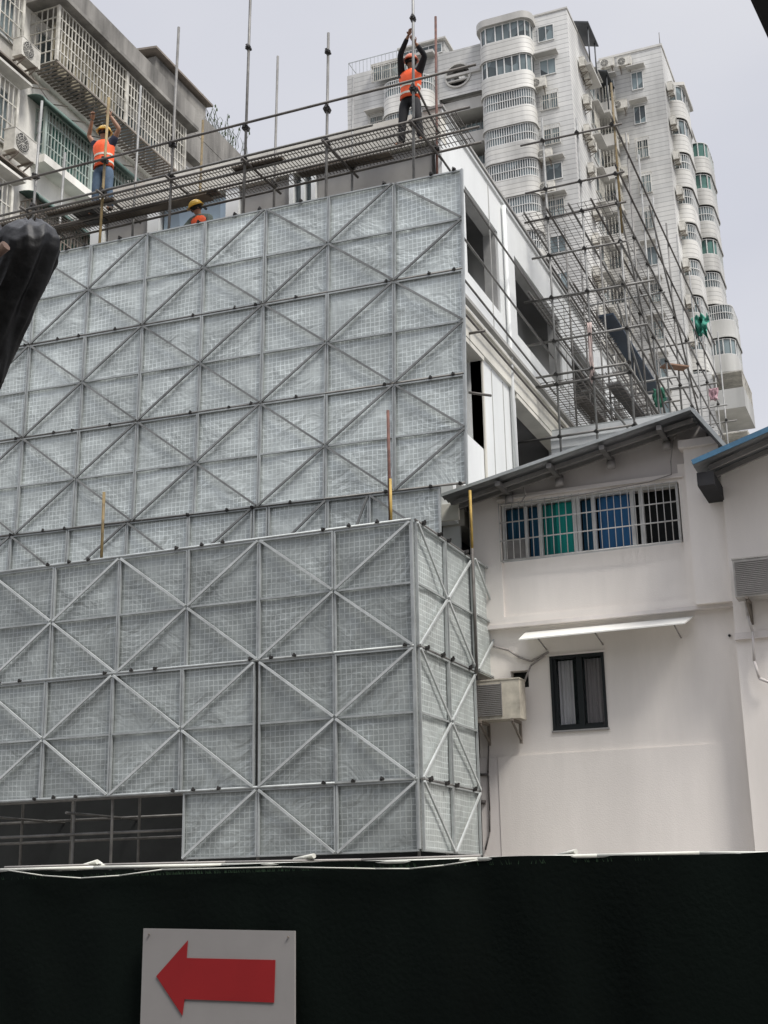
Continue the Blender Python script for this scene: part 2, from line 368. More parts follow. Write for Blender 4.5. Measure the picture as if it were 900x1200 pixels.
# ------------------------------------------------------------------ scaffold screens
LEAN = .022
def sheet_mesh(wd, h, seed, low=False):
    nx, nz_ = 10, max(6, int(h*8)); vs = []; fs = []
    for j in range(nz_+1):
        for i in range(nx+1):
            x = wd*i/nx; z = -h*j/nz_
            ed = min(i, nx-i, 2)/2*min(j, nz_-j, 2)/2
            d = noise.noise(Vector((x*2.2+seed*7, z*2.2, seed*3.1)))*.022*ed+noise.noise(Vector((x*5+seed*7, z*5, 9+seed)))*.012*ed
            vs.append((x, d, z))
    for j in range(nz_):
        for i in range(nx):
            a = j*(nx+1)+i; fs.append((a, a+nx+1, a+nx+2, a+1))
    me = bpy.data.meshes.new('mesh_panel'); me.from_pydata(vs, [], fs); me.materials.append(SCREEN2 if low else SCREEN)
    me.polygons.foreach_set('use_smooth', [True]*len(fs)); return me
def frame_mesh(wd, h, kind, pale=False):
    m = MB(); t_ = .028; y0, y1 = -.05, -.015
    m.box(.003, t_, y0, y1, -h+.005, -.005); m.box(wd-t_, wd-.003, y0, y1, -h+.005, -.005)
    m.box(t_, wd-t_, y0+.002, y1, -t_, -.005); m.box(t_, wd-t_, y0+.002, y1, -h+.005, -h+t_)
    hh = h/2 if kind in '<>' else h
    if kind in '<>': m.box(t_, wd-t_, y0+.003, y1, -h/2-.014, -h/2+.014)
    e = .02
    DG = MB()
    def dg(a, b): DG.obar((a[0], -.060, a[1]), (b[0], -.060, b[1]), .034, .026, (0,1,0))
    if kind == '<': dg((wd-e,-e),(e,-h/2+e)); dg((e,-h/2-e),(wd-e,-h+e))
    if kind == '>': dg((e,-e),(wd-e,-h/2+e)); dg((wd-e,-h/2-e),(e,-h+e))
    if kind == '/': dg((wd-e,-e),(e,-h+e))
    if kind == '\\': dg((e,-e),(wd-e,-h+e))
    me = bpy.data.meshes.new('panel_frame'); me.from_pydata([tuple(p) for p in m.v], [], m.f); me.materials.append(GALV)
    me2 = None
    if DG.f: me2 = bpy.data.meshes.new('cross_brace'); me2.from_pydata([tuple(p) for p in DG.v], [], DG.f); me2.materials.append(BRACEL if pale else BRACE)
    return me, me2
SM = {}; FM = {}
def panel(root, x, y, z, wd, h, kind, side=False, lab=None):
    low = root.name.startswith('porch') and not side; k = (round(wd,2), round(h,2), random.randrange(6), low)  # lower front panels take the shaded colour, side panels the lighter one
    if k not in SM: SM[k] = sheet_mesh(wd, h, k[2]+wd, low)
    pale = root.name.startswith('porch'); k2 = (k[0], k[1], kind, pale)
    if k2 not in FM: FM[k2] = frame_mesh(wd, h, kind, pale)
    o = bpy.data.objects.new('mesh_panel', SM[k]); COL.objects.link(o); o.parent = root; o.location = (x, y+random.uniform(-.008,.008), z)
    o.rotation_euler = (random.uniform(-.006,.006), 0, math.pi/2 if side else 0)
    f = bpy.data.objects.new('panel_frame', FM[k2][0]); COL.objects.link(f); f.parent = o
    if FM[k2][1]: f = bpy.data.objects.new('cross_brace', FM[k2][1]); COL.objects.link(f); f.parent = o
    if lab: o['label'] = lab
    return o
def local_part(m, name, mat, root):
    me = bpy.data.meshes.new(name); me.from_pydata([tuple(p) for p in m.v], [], m.f); me.polygons.foreach_set('use_smooth', m.sm)
    me.materials.append(mat); o = bpy.data.objects.new(name, me); COL.objects.link(o); o.parent = root; return o
_cl = MB().box(-.045,.045,-.06,.05,-.035,.035); _cl.box(-.02,.02,-.085,-.05,-.015,.055); _cl.bar((-.06,-.03,0),(.06,-.03,0),.018)
CLM = bpy.data.meshes.new('clamp'); CLM.from_pydata([tuple(p) for p in _cl.v], [], _cl.f); CLM.materials.append(CLAMP)
def clamp(root, x, y, z, rz=0, s=1.):
    o = bpy.data.objects.new('clamp', CLM); COL.objects.link(o); o.parent = root; o.location = (x,y,z); o.rotation_euler = (random.uniform(-.3,.3), random.uniform(-.4,.4), rz); o.scale = (s,s,s)

# ---- tall front scaffold
Z1 = 13.22
bx = -6.19-Z1*math.sin(LEAN)
fs_ = thing('facade_scaffold', 'tall scaffold clad in grey perforated screens, with workers on its open top deck', 'scaffold', (bx, 19.01, 0))
fs_.rotation_euler = (0, LEAN, 0)
W = 1.1988
for r_ in range(3):
    for c in range(9):
        kind = '>' if c % 2 == 0 else '<'
        panel(fs_, -(c+1)*W, 0, Z1-1.8*r_-.004, W-.004, 1.79, kind)
# fourth row steps back at the right and mixes narrow panels
zr = Z1-5.4
xs = [(-.43-1.2, 1.2, '>'), (-.43-1.2-.73, .73, '/'), (-.43-1.93-1.05, 1.05, '<'), (-.43-2.98-.28, .27, '|')]
for x, wd, k in xs: panel(fs_, x, .02, zr, wd-.004, 1.79, k)
x = -3.7
for c in range(7):
    panel(fs_, x-W, .02, zr, W-.004, 1.79, '>' if c % 2 else '<'); x -= W
for r_ in range(0, 4):
    z = Z1-1.8*r_
    local_part(MB().bar((-.02, -.035 if r_ else .03, z+.012), (-11., -.035 if r_ else .03, z+.012), .0185 if r_ else .022), 'rail', POLE, fs_)
    for c in range(8):
        for dx in (.10, .52):
            if (c*7+r_*3+int(dx*10)) % 3: clamp(fs_, -c*W-dx-random.uniform(0,.1), -.02, z+.012, 0, .62)
local_part(MB().box(-.012, .012, -.05, .01, 7.8, Z1), 'edge_profile', GALV, fs_)
# through uprights: (local x, local y, z bottom, z top, material)
ups = [(-.875,.04,12.,19.6,POLEL),(-2.49,.04,12.,16.5,POLE),(-4.09,.04,12.,20.,POLE),(-5.6,.04,12.,17.45,POLE),(-7.07,.04,12.,16.3,RUSTY),(-8.62,.04,12.,16.6,POLEL),(-10.2,.04,12.,17.,POLE)]
for x, y, z0, z1, m_ in ups:
    local_part(MB().bar((x,y,z0),(x,y,z1),.026), 'upright', m_, fs_)
    for z in (14.95, 14.3): clamp(fs_, x, y, z-.022*0, 0, 1.1)
for x, y, z in ((-4.09,.04,16.6),(-2.49,.04,16.1),(-.875,.04,16.35)): clamp(fs_, x, y, z, 0, .9)
backs = [(-3.98,17.0,POLE),(-2.42,16.15,POLEL),(-.80,17.0,RUST),(-7.0,17.1,POLEL),(-5.55,16.0,RUSTY),(-8.7,16.,POLEL)]
for x, z1, m_ in backs:
    local_part(MB().bar((x,.98,12.),(x,.98,z1),.024), 'upright', m_, fs_)
    clamp(fs_, x, .98, 14.3, 0, 1.)
    # transoms between front and back rows, and a short brace
    local_part(MB().bar((x-.05,-.2,14.22),(x+.02,1.2,14.22),.024), 'transom', POLED, fs_)
local_part(MB().bar((-.82,.05,15.0),(-.76,.98,14.62),.022), 'brace', POLED, fs_)
LS = .022
def along(x0, x1, y, z, r, m_, name='ledger'):   # ledger that stays level although the frame leans
    local_part(MB().bar((x0,y,z+LS*x0),(x1,y,z+LS*x1),r), name, m_, fs_)
along(-9.9, .28, -.04, 15.10, .024, POLED, 'guard_rail')
for y, z, m_, xe in ((-.03,14.33,POLED,.16),(.2,14.30,POLE,-.9),(.52,14.28,POLED,.14),(1.0,14.28,POLED,.02),(-.03,14.44,POLE,-1.6)):
    along(-9.9, xe, y, z, .024, m_, 'deck_ledger')
m = MB()
x = -9.8
while x < -.1:
    m.box(x, x+.012, .0, 1.0, 14.32+LS*x, 14.33+LS*x); x += .065
for y in [i*.2+.06 for i in range(5)]:
    m.obar((-9.8,y,14.313+LS*-9.8),(-.1,y,14.313+LS*-.1),.012,.01,(0,0,1))
local_part(m, 'wire_deck', WIRE, fs_)
for x0, x1, y0, y1 in ((-9.5,-5.2,.62,.9),(-8.4,-6.9,.1,.3),(-3.4,-1.6,.7,.95),(-9.5,-8.6,.1,.35),(-6.2,-5.0,.62,.82),(-4.4,-3.4,.1,.3)):
    local_part(MB().box(x0,x1,y0,y1,14.34+LS*(x0+x1)/2,14.37+LS*(x0+x1)/2), 'plank', M('old_plank', (.16,.13,.10), .8, .4, 5), fs_)
local_part(MB().box(-7.9,-7.45,.3,.8,14.15,14.3), 'debris_sack', BLACKT, fs_)
# lower working deck where the crouching man stands
local_part(MB().box(-8, -2, .35, 1.05, 12.32, 12.38), 'plank', M('old_plank2', (.16,.13,.10), .8, .4, 5), fs_)

# ---- lower front scaffold
X0, Y0, T0 = -6.57, 17.27, 6.82
ls = thing('porch_scaffold', 'lower scaffold with grey screens, front ones toned down for shade, standing out in front at street level', 'scaffold', (X0, Y0, 0))
for r_ in range(2):
    for c in range(8):
        kind = '<' if c % 2 == 0 else '>'
        x = -(c+1)*W-(0 if c < 2 else .05 if r_ == 1 else 0)
        panel(ls, x, 0, T0-1.8*r_-.004, W-.004, 1.79, kind)
for c, k in ((0,'/'),(1,'\\'),(2,'/')): panel(ls, -(c+1)*W, .01, T0-3.6-.004, W-.004, .93, k)
# side: bays receding from the corner
D = 1.2
for r_ in range(2):
    for c in range(2): panel(ls, .01, .02+c*D, T0-1.8*r_-.004, D-.004, 1.79, '>' if c % 2 == 0 else '<', True)
panel(ls, .05, .02+2*D, T0+.01, D-.004, 1.79, '>', True)
for c, k in ((0,'\\'),(1,'/')): panel(ls, .01, .02+c*D, T0-3.6, D-.004, .93, k, True)
for r_ in range(3):
    z = T0-1.8*r_+.012
    local_part(MB().bar((0,-.04,z),(-9.6,-.04,z),.021), 'rail', GALV, ls)
    local_part(MB().bar((.045,0,z-.003),(.045,2.4 if r_ else 3.6,z-.003),.02), 'rail', POLE, ls)
    for c in range(8):
        for dx in (.08, .5, .9):
            if (c*5+r_+int(dx*10)) % 2: clamp(ls, -c*W-dx-random.uniform(0,.12), -.045, z+.01, 0, .55)
    for y in (.25, .9, 1.3, 2.1): clamp(ls, .06, y, z, math.pi/2, .7)
local_part(MB().box(-.012,.012,-.05,.0,T0-4.5,T0), 'edge_profile', GALV, ls)
for u, z0, z1, m_ in ((121,6.6,7.95,RUSTY),(457,6.6,8.55,RUST)):
    p = atY(u, 600, 17.33); local_part(MB().bar((p.x-X0,.06,z0),(p.x-X0,.06,z1),.024), 'upright', m_, ls)
p = atY(457, 560, 17.33); local_part(MB().bar((p.x-X0,.061,6.7),(p.x-X0,.061,7.5),.0255), 'upright', YELLOW, ls)
local_part(MB().bar((.10,2.34,4.98),(.10,2.34,6.95),.024), 'upright', POLED, ls)
local_part(MB().bar((.10,2.34,6.95),(.10,2.34,7.9),.024), 'upright', YELLOW, ls)
# the bare frame under the screens, left
for i, x in enumerate([-7.6,-7.05,-6.5,-5.7,-4.9,-4.2,-3.75]):
    local_part(MB().bar((x,.35+(i%3)*.55,0),(x,.35+(i%3)*.55,6.6),.022), 'upright', POLEL if i % 3 == 0 else POLE, ls)
for y, z in ((.3,2.72),(.9,2.66),(1.5,3.02)):
    local_part(MB().bar((-9.5,y,z),(-3.7,y,z),.022), 'ledger', POLE, ls)
local_part(MB().bar((-9.5,.02,3.2),(0,.02,3.2),.02), 'rail', POLE, ls)
for x in (-8.4,-7.0,-5.6): local_part(MB().bar((x,0,3.02),(x,2.5,3.02),.02), 'transom', POLE, ls)
# uprights down to the ground behind the screens
for c in range(0, 8, 2): local_part(MB().bar((-c*W-.05,.08,0),(-c*W-.05,.08,T0-.05),.022), 'upright', POLE, ls)
for y in (1.2, 2.4): local_part(MB().bar((-.05,y,0),(-.05,y,T0-.05),.022), 'upright', POLE, ls)
m = MB().box(-9.5,-.1,1.95,2.1,2.3,6.7); local_part(m, 'shade_backing', BLACKD, ls)  # black sheet stands in for the shade behind the screens

# ------------------------------------------------------------------ steel lattice scaffold at the right
lt = thing('lattice_scaffold', 'open steel pole scaffold receding along the side of the white building, above the sheet roof', 'scaffold', (-5.7,25.5,9.5))
def lp(p, q, m_, name, r=.024): return MB().bar(p, q, r, n=6).build(name, m_, lt)
rnd = random.Random(3)
LXS = (-6.45,-5.69,-4.93)
for x, z1, m_ in zip(LXS, (18.0,17.8,18.45), (POLEL,POLEL,RUSTY)):
    lp((x,25.5,9.6),(x,25.5,z1 if m_ != RUSTY else 16.2), POLEL, 'upright', .026)
    if m_ == RUSTY: lp((x+.04,25.5,14.9),(x+.04,25.5,z1), m_, 'upright', .026)
YS = [27.0,28.4,29.9,31.6,33.2,34.9,36.4,38.3,39.8]
for i, y in enumerate(YS):
    lp((-4.93,y,9.5),(-4.93,y,18.2+rnd.uniform(-.25,.35)), POLEL if i % 3 else POLE, 'upright')
    if i < 7:
        lp((-6.45,y,9.5),(-6.45,y,15.9+rnd.uniform(-.2,.5)), POLE, 'upright')
    if i % 2 == 0: lp((-5.69,y,9.5),(-5.69,y,15.4+rnd.uniform(-.2,.5)), POLE, 'upright')
zl = {17.42:(-6.95,-4.72),16.25:(-6.9,-4.74),15.56:(-6.95,-4.75),14.69:(-6.83,-4.8),13.72:(-7.05,-4.3),12.74:(-7.05,-4.5),12.0:(-7.04,-4.9),11.78:(-6.9,-4.9),10.65:(-7.4,-4.9)}
for z, (xa, xb) in zl.items():
    lp((xa,25.46,z),(xb,25.46,z+rnd.uniform(-.03,.03)), POLED if z > 15 else POLE, 'ledger', .025)
    for x in LXS:
        o = bpy.data.objects.new('clamp', CLM); COL.objects.link(o); o.parent = lt; o.location = Vector((x,25.46,z))-Vector(lt.location); o.rotation_euler = (.2,.3,0); o.scale = (.8,)*3
for z, n in ((15.6,5),(13.78,3),(11.85,3)):
    for i in range(n):
        x = -6.85+i*(1.92/(n-1)); lp((x,25.1,z),(x,36+rnd.uniform(-1,2.5),z), POLED if i % 2 else POLE, 'deck_ledger', .024)
for z in (17.5,16.4,15.5,14.6,13.7,12.75,11.8,10.7):
    lp((-4.9,25.3,z),(-4.9,39.5+rnd.uniform(-2,.6),z), POLE if z < 16 else POLED, 'ledger', .024)
for z in (12.75,14.6): lp((-6.5,25.4,z),(-6.5,36,z), POLE, 'ledger')
for i, y in enumerate(YS):
    for z in (15.5,13.7,12.74,11.78):
        if rnd.random() < .6: lp((-6.9+rnd.uniform(0,.3),y,z-.05),(-4.75+rnd.uniform(-.1,.3),y,z-.05), POLE if rnd.random() < .6 else POLEL, 'transom')
    for z in (15.5,13.7):
        o = bpy.data.objects.new('clamp', CLM); COL.objects.link(o); o.parent = lt; o.location = Vector((-4.92,y,z))-Vector(lt.location); o.scale = (.8,)*3
# guard rails near the white wall
for z in (13.7, 12.72, 11.9):
    lp((-6.66,19.2,z+.02),(-6.70,26.3,z), POLE, 'guard_rail', .020)
for z in (9.95,):
    lp((-6.75,20.6,z),(-6.45,20.9,z), POLED, 'transom')
lp((-6.9,21.2,11.3),(-6.6,21.2,11.3), POLED, 'transom')
# braces
lp((-4.9,25.6,15.3),(-4.9,30.5,10.6), POLE, 'brace'); lp((-6.4,25.6,12.8),(-5.1,25.8,10.7), POLEL, 'brace')
lp((-4.88,29,17.3),(-4.88,35,13), POLE, 'brace'); lp((-5.2,26,13.6),(-5.1,31,10.8), POLEL, 'brace'); lp((-4.9,30.5,12.8),(-4.9,36.5,10.2), POLEL, 'brace')
def wire_deck(z, x0, x1, y0, y1, s, mat=WIRE, r=.007, jit=.0):
    m = MB(); y = y0
    while y < y1: m.obar((x0,y+rnd.uniform(-jit,jit),z),(x1,y+rnd.uniform(-jit,jit),z+rnd.uniform(-jit,jit)),r*2,r*2,(0,0,1)); y += s
    x = x0
    while x < x1: m.obar((x,y0,z+r*2.2),(x,y1,z+r*2.2),r*2,r*2,(0,0,1)); x += s
    return m.build('wire_deck', mat, lt)
wire_deck(15.66, -6.95, -4.95, 25.3, 33, .15, r=.0045, jit=.03)
wire_deck(13.84, -6.95, -5.8, 25.8, 29, .18, r=.006, jit=.02)
wire_deck(11.92, -7.0, -5.0, 25.6, 29, .14, r=.006, jit=.03)
BLUEP = M('dark_blue_plank', (.035,.055,.085), .6, .3, 3)
for (a, b) in (((-5.75,27.4,14.0),(-5.7,32.5,13.95)),):
    MB().obar(a, b, .34, .04, (0,0,1)).build('plank', BLUEP, lt)
MB().obar((-5.5,26.5,12.02),(-5.4,30,12.02), .3, .04, (0,0,1)).build('plank', M('grey_plank', (.10,.10,.10), .7, .3, 3), lt)
MB().obar((-6.35,27,12.03),(-6.3,29,12.03), .25, .04, (0,0,1)).build('plank', M('grey_plank2', (.13,.12,.11), .7, .3, 3), lt)
p = atX(786,478,-4.9)
MB().obar((-5.2,31.0,14.05),(-4.75,31.6,14.12), .24, .04, (0,.2,1)).build('plank', M('brown_plank', (.20,.12,.08), .8, .4, 4), lt)
MB().obar((-4.95,28.8,9.9),(-4.95,31.5,12.2), .9, .02, (1,.1,.1)).build('leaning_sheet', M('pale_sheet', (.42,.45,.46), .5, .2, 2), lt)
# low corrugated parapet in front of the lattice
sd_ = thing('roof_hut', 'low rooftop hut clad in pale grey boards, behind the sheet roof', 'building', (-5.8,26.6,7.5))
m = MB().box(-6.94,-3.9,26.6,26.8,7.5,11.2)
for i in range(18): m.box(-6.93,-3.91,26.57,26.6,8.0+i*.175,8.0+i*.175+.02)
m.build('wall', M('grey_boards', (.66,.68,.68), .6, .2, 2, True), sd_)
MB().box(-6.92,-3.9,26.62,26.78,11.2,11.24).build('coping', GALV, sd_)

# things hanging in the lattice
def rag(name, label, cat, c, sx, sz, mat, seed=1, sy=.12):
    m = MB(); n = 9; vs = []; fs = []
    for j in range(n+1):
        for i in range(n+1):
            u = i/n-.5; v = j/n
            wv = noise.noise(Vector((u*5+seed, v*3, seed)))
            vs.append((c[0]+u*sx*(1-.35*v*abs(math.sin(seed+v*4)))+wv*.05, c[1]+wv*sy+math.sin(u*18+seed)*sy*.4, c[2]-v*sz*(1+.25*noise.noise(Vector((u*4,seed,0))))))
    for j in range(n):
        for i in range(n):
            a = j*(n+1)+i; fs.append((a,a+n+1,a+n+2,a+1))
    m.add(vs, fs, True); off = Vector(c)
    o = m.build(name, mat, None, False); me = o.data
    for v in me.vertices: v.co = v.co-off
    o.location = off
    md = o.modifiers.new('thick', 'SOLIDIFY'); md.thickness = .012
    return tag(o, label, cat)
GN = M('green_netting', (.05,.26,.19), .8, .4, 9)
p = atX(820,370,-4.8); rag('green_net', 'bright green net bundle hanging at the right end of the pole scaffold', 'net', (p.x,p.y,p.z), .42, .6, GN, 2, .3)
p = atX(771,408,-5.0); rag('green_net', 'darker green net draped low inside the pole scaffold', 'net', (-5.1,29.5,12.9), .3, .45, M('dull_green_net', (.04,.17,.11), .8, .4, 9), 4)
rag('pink_cloth', 'pale pink rag tied round the middle upright of the pole scaffold', 'cloth', (-5.70,25.42,13.0), .08, 1.2, M('pink_rag', (.50,.40,.37), .8, .3, 8), 3, .04)
rag('pink_cloth', 'small pink cloth at the far low end of the pole scaffold', 'cloth', (atX(835,455,-4.8).x, atX(835,455,-4.8).y, atX(835,455,-4.8).z), .3, .35, M('pink_rag2', (.45,.28,.31), .8, .3, 8), 5, .06)

# ------------------------------------------------------------------ pale house
YH = 20.5
ph = thing('pale_house', 'pale pink plastered two storey house with a sheet metal gable roof', 'house', (-4.7,YH,0))
HX0, HX1 = -6.76, -2.66
YU = YH-.1                                    # upper storey stands slightly proud
# ground storey wall with the small window opening and the vent hole
wx0, wx1, wz0, wz1 = -5.56, -4.70, 4.15, 5.30
vx0, vx1, vz0, vz1 = atY(598,786,YH).x, atY(619,786,YH).x, atY(608,806,YH).z, atY(608,786,YH).z
m = MB(); D2 = YH+.25
m.box(HX0, vx0, YH, D2, 3.8, 5.80); m.box(vx0, vx1, YH, D2, 3.8, vz0); m.box(vx0, vx1, YH, D2, vz1, 5.80)
m.box(vx1, wx0, YH, D2, 3.8, 5.80); m.box(wx0, wx1, YH, D2, 3.8, wz0); m.box(wx0, wx1, YH, D2, wz1, 5.80); m.box(wx1, HX1, YH, D2, 3.8, 5.80)
m.build('ground_floor_wall', RENDER, ph)
MB().box(HX0+.3, HX1-.01, YH-.04, D2, 0, 3.8).build('plinth', RENDER, ph)
MB().box(HX0, HX0+.299, YH-.03, D2, 0, 3.8).build('plinth', RENDER2, ph)
# upper storey: frame round the recessed grille panel
gx0, gx1, gz0, gz1 = -6.22, -3.36, 6.88, 7.84
m = MB()
m.box(HX0, gx0-.02, YU, D2, 5.86, 8.0); m.box(gx0-.02, gx1+.03, YU+.045, D2, 5.98, gz0); m.box(gx1+.03, -3.2, YU, D2, 5.98, 8.12)
m.box(gx0-.02, gx1+.03, YU, D2, gz1, 7.98)
m.box(gx0-.02, -3.2, YU-.001, D2, 5.86, 5.98)
m.build('upper_wall', RENDER, ph)
MB().box(-3.2, HX1-.005, YU-.12, D2, 5.86, 8.32).build('corner_pier', RENDER, ph)
MB().box(-3.26, HX1-.002, YU-.2, D2+.1, 8.32, 8.44).build('pier_cap', RENDER2, ph)
MB().box(HX0-.0, HX1-.003, YU-.03, D2, 5.80, 5.86).build('band', RENDER2, ph)
# gable
MB().prism([(HX0,YU+.06,8.0),(gx0-.02,YU+.06,7.985),(-3.2,YU+.06,7.985),(-3.2,YU+.06,8.45),(-2.85,YU+.06,8.45),(-2.85,YU+.06,8.8),(-3.02,YU+.06,8.93)], (0,.3,0)).build('gable_wall', M('grey_plaster', (.62,.58,.555), .85, .15, 1.2, True), ph)
MB().box(gx0-.05, gx1+.1, YU-.05, YU, gz1+.06, gz1+.085).build('ledge', RENDER2, ph)
# solid rear body
m = MB().box(HX0, HX0+.2, D2, 27, 0, 7.9); m.box(HX1-.25, HX1-.05, D2, 27, 0, 8.3); m.box(HX0,HX1-.05,26.6,26.8,0,8.3); m.box(HX0+.2,HX1-.3,D2+.9,D2+1.0,0,8.2)
m.box(HX0+.2,HX1-.3,D2,D2+.9,6.0,6.1); m.build('rear_wall', M('inside_plaster', (.12,.115,.11), .9, .2, 1), ph)
# roof sheets
RY0, RY1 = 19.7, 27.2
def roofsheet(pa, pb, th, name, mat, parent, y0=RY0, y1=RY1, wave=.17):
    (xa, za), (xb, zb) = pa, pb; n = int((y1-y0)/wave*4); m = MB(); vs = []
    L = Vector((xb-xa, 0, zb-za)); nn = Vector((-(zb-za), 0, xb-xa)).normalized()
    if nn.z < 0: nn = -nn
    for i in range(n+1):
        y = y0+(y1-y0)*i/n; h = .018*math.sin(2*math.pi*(y-y0)/wave)
        for (x, z) in (pa, pb):
            for d in (0, th): q = Vector((x,y,z))+nn*(h+d); vs.append(q)
    fs = []
    for i in range(n):
        a = 4*i; b = a+4
        fs += [(a,b,b+2,a+2),(a+1,a+3,b+3,b+1),(a,a+1,b+1,b),(a+2,b+2,b+3,a+3)]
    fs += [(0,2,3,1),(4*n,4*n+1,4*n+3,4*n+2)]
    m.add(vs, fs, True); o = m.build(name, mat, parent); return o
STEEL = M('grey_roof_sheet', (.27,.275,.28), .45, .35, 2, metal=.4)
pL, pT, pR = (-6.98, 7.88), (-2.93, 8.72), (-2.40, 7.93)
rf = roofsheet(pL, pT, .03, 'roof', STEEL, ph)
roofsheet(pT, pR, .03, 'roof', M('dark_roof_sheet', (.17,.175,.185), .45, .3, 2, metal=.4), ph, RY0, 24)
# bargeboard edge, purlins and their brackets
m = MB(); m.obar((pL[0],RY0-.012,pL[1]+.03),(pT[0],RY0-.012,pT[1]+.03),.05,.02,(0,1,0)); m.obar((pT[0],RY0-.013,pT[1]+.02),(pR[0],RY0-.013,pR[1]+.02),.05,.02,(0,1,0)); m.build('verge', GALV, ph)
for yy, dz in ((19.95,-.07),(20.2,-.07)):
    MB().obar((pL[0]+.1,yy,pL[1]+dz+.02),(pT[0]-.03,yy,pT[1]+dz),.06,.05,(0,1,0)).build('rafter', M('rafter_steel', (.22,.21,.2), .6, .3, 6), ph)
for i, xx in enumerate((-6.05,-5.2,-4.35,-3.45)):
    z = pL[1]+(xx-pL[0])*(pT[1]-pL[1])/(pT[0]-pL[0])
    MB().box(xx-.04,xx+.04,RY0+.02,YU+.2,z-.12,z-.045).build('purlin', M('purlin_steel', (.14,.135,.13), .6, .3, 6), ph)
    MB().bar((xx,YU-.06,z-.24),(xx,YU-.06,z-.13),.07).build('lamp_holder', M('dusty_plastic', (.36,.34,.33), .6, .3, 6), ph)
# awning
m = MB(); a = [(-5.92,YH-.0,5.735),(-3.28,YH-.0,5.735),(-3.33,19.93,5.535),(-5.88,19.93,5.515)]
m.prism(a, (0,0,-.02)); aw = m.build('awning', M('awning_white', (.80,.79,.74), .5, .08, 3), ph)
for x in (-5.6,-4.7,-3.5):
    MB().bar((x,YH,5.42),(x,20.02,5.52),.012).build('bracket', CABLE, aw)
# window
wn = MB(); t_ = .045
wn.box(wx0,wx0+t_,YH-.02,YH+.1,wz0,wz1); wn.box(wx1-t_,wx1,YH-.02,YH+.1,wz0,wz1); wn.box(wx0+t_,wx1-t_,YH-.02,YH+.1,wz0,wz0+t_); wn.box(wx0+t_,wx1-t_,YH-.02,YH+.1,wz1-t_,wz1)
wn.box(wx0+.42,wx0+.51,YH-.01,YH+.1,wz0+t_,wz1-t_); wn.box(wx0+.045,wx0+.09,YH+.01,YH+.09,wz0+t_,wz1-t_); wn.box(wx0+.09,wx1-.09,YH+.012,YH+.09,wz0+t_,wz0+.085)
wo_ = wn.build('window', M('black_frame', (.008,.011,.012), .5, .2, 4), ph)
MB().box(wx0+.05,wx1-.05,YH+.05,YH+.056,wz0+.05,wz1-.05).build('pane', glass('window_glass', (.04,.06,.06), .05, .10), wo_)
def curtain(x0, x1, z0, z1, y, mat, parent, folds=9, amp=.016):
    n = folds*6; m = MB(); vs = []
    for i in range(n+1):
        u = i/n; x = x0+(x1-x0)*u; d = amp*math.sin((u+.12*noise.noise(Vector((u*3,x0,1))))*folds*2*math.pi)+amp*.6*noise.noise(Vector((u*7,z0,x0)))
        vs += [(x,y+d,z0),(x,y+d*.7,z1)]
    m.add(vs, [(2*i,2*i+2,2*i+3,2*i+1) for i in range(n)], True); return m.build('curtain', mat, parent)
CUR = M('grey_curtain', (.60,.59,.60), .9, .25, 3, True); CUR2 = M('grey_pink_curtain', (.34,.31,.31), .9, .25, 3, True)
curtain(wx0+.1,wx0+.33,wz0+.06,wz1-.06,YH+.13,CUR,wo_,4); curtain(wx0+.52,wx1-.05,wz0+.06,wz1-.06,YH+.13,CUR2,wo_,5)
MB().box(wx0-.03,wx1+.03,YH-.035,YH-.001,wz1+.004,wz1+.03).build('sill', RENDER2, wo_)
MB().box(wx0-.02,wx1+.02,YH-.03,YH-.001,wz0-.03,wz0-.004).build('sill', M('grey_trim', (.3,.29,.28), .7), wo_)
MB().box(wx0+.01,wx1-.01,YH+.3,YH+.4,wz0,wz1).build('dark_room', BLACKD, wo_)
MB().box(vx0,vx1,YH+.18,YH+.24,vz0,vz1).build('vent_hole', BLACKD, ph)
# grille window
gw = MB(); gy = YU+.06
gw.box(gx0,gx1,gy,gy+.08,gz0,gz0+.05); gw.box(gx0,gx1,gy,gy+.08,gz1-.04,gz1)
for x, wd in ((gx0,.04),(-5.85,.05),(-5.62,.06),(-5.05,.06),(-4.98,.05),(-4.74,.06),(-4.12,.06),(-3.98,.07),(gx1-.04,.04)):
    gw.box(x,x+wd,gy+.002,gy+.078,gz0+.05,gz1-.04)
gwo = gw.build('window', M('aluminium_frame', (.58,.58,.56), .45, .2, 5), ph)
BL = M('blue_cloth', (.03,.13,.29), .85, .3, 3, True); TE = M('teal_cloth', (.01,.30,.26), .85, .3, 3, True); DB = M('dark_blue_cloth', (.02,.10,.18), .85, .3, 3, True); GR = M('green_cloth', (.01,.22,.20), .85, .3, 3, True)
curtain(gx0+.05,-5.86,gz0+.3,gz1-.05,gy+.14,DB,gwo,3); curtain(-5.8,-5.62,gz0+.05,gz1-.05,gy+.15,DB,gwo,2)
curtain(-5.56,-5.32,gz0+.05,gz1-.05,gy+.14,GR,gwo,2); curtain(-5.34,-5.07,gz0+.05,gz1-.05,gy+.10,TE,gwo,2)
curtain(-4.92,-4.75,gz0+.05,gz1-.05,gy+.14,DB,gwo,2); curtain(-4.66,-4.14,gz0+.05,gz1-.05,gy+.10,BL,gwo,3)
MB().box(gx0+.03,gx0+.4,gy+.02,gy+.06,gz0+.06,gz0+.36).build('vent_box', M('vent_grey', (.22,.21,.2), .6, .3, 8), gwo)
MB().box(gx0,gx1,gy+.35,gy+.4,gz0,gz1).build('dark_room', BLACKD, gwo)
gr = MB(); yb = YU-.07
nb = 26
for i in range(nb+1):
    x = gx0-.01+(gx1-gx0+.02)*i/nb; gr.bar((x,yb,gz0-.01),(x,yb,gz1+.0),.0075,n=5)
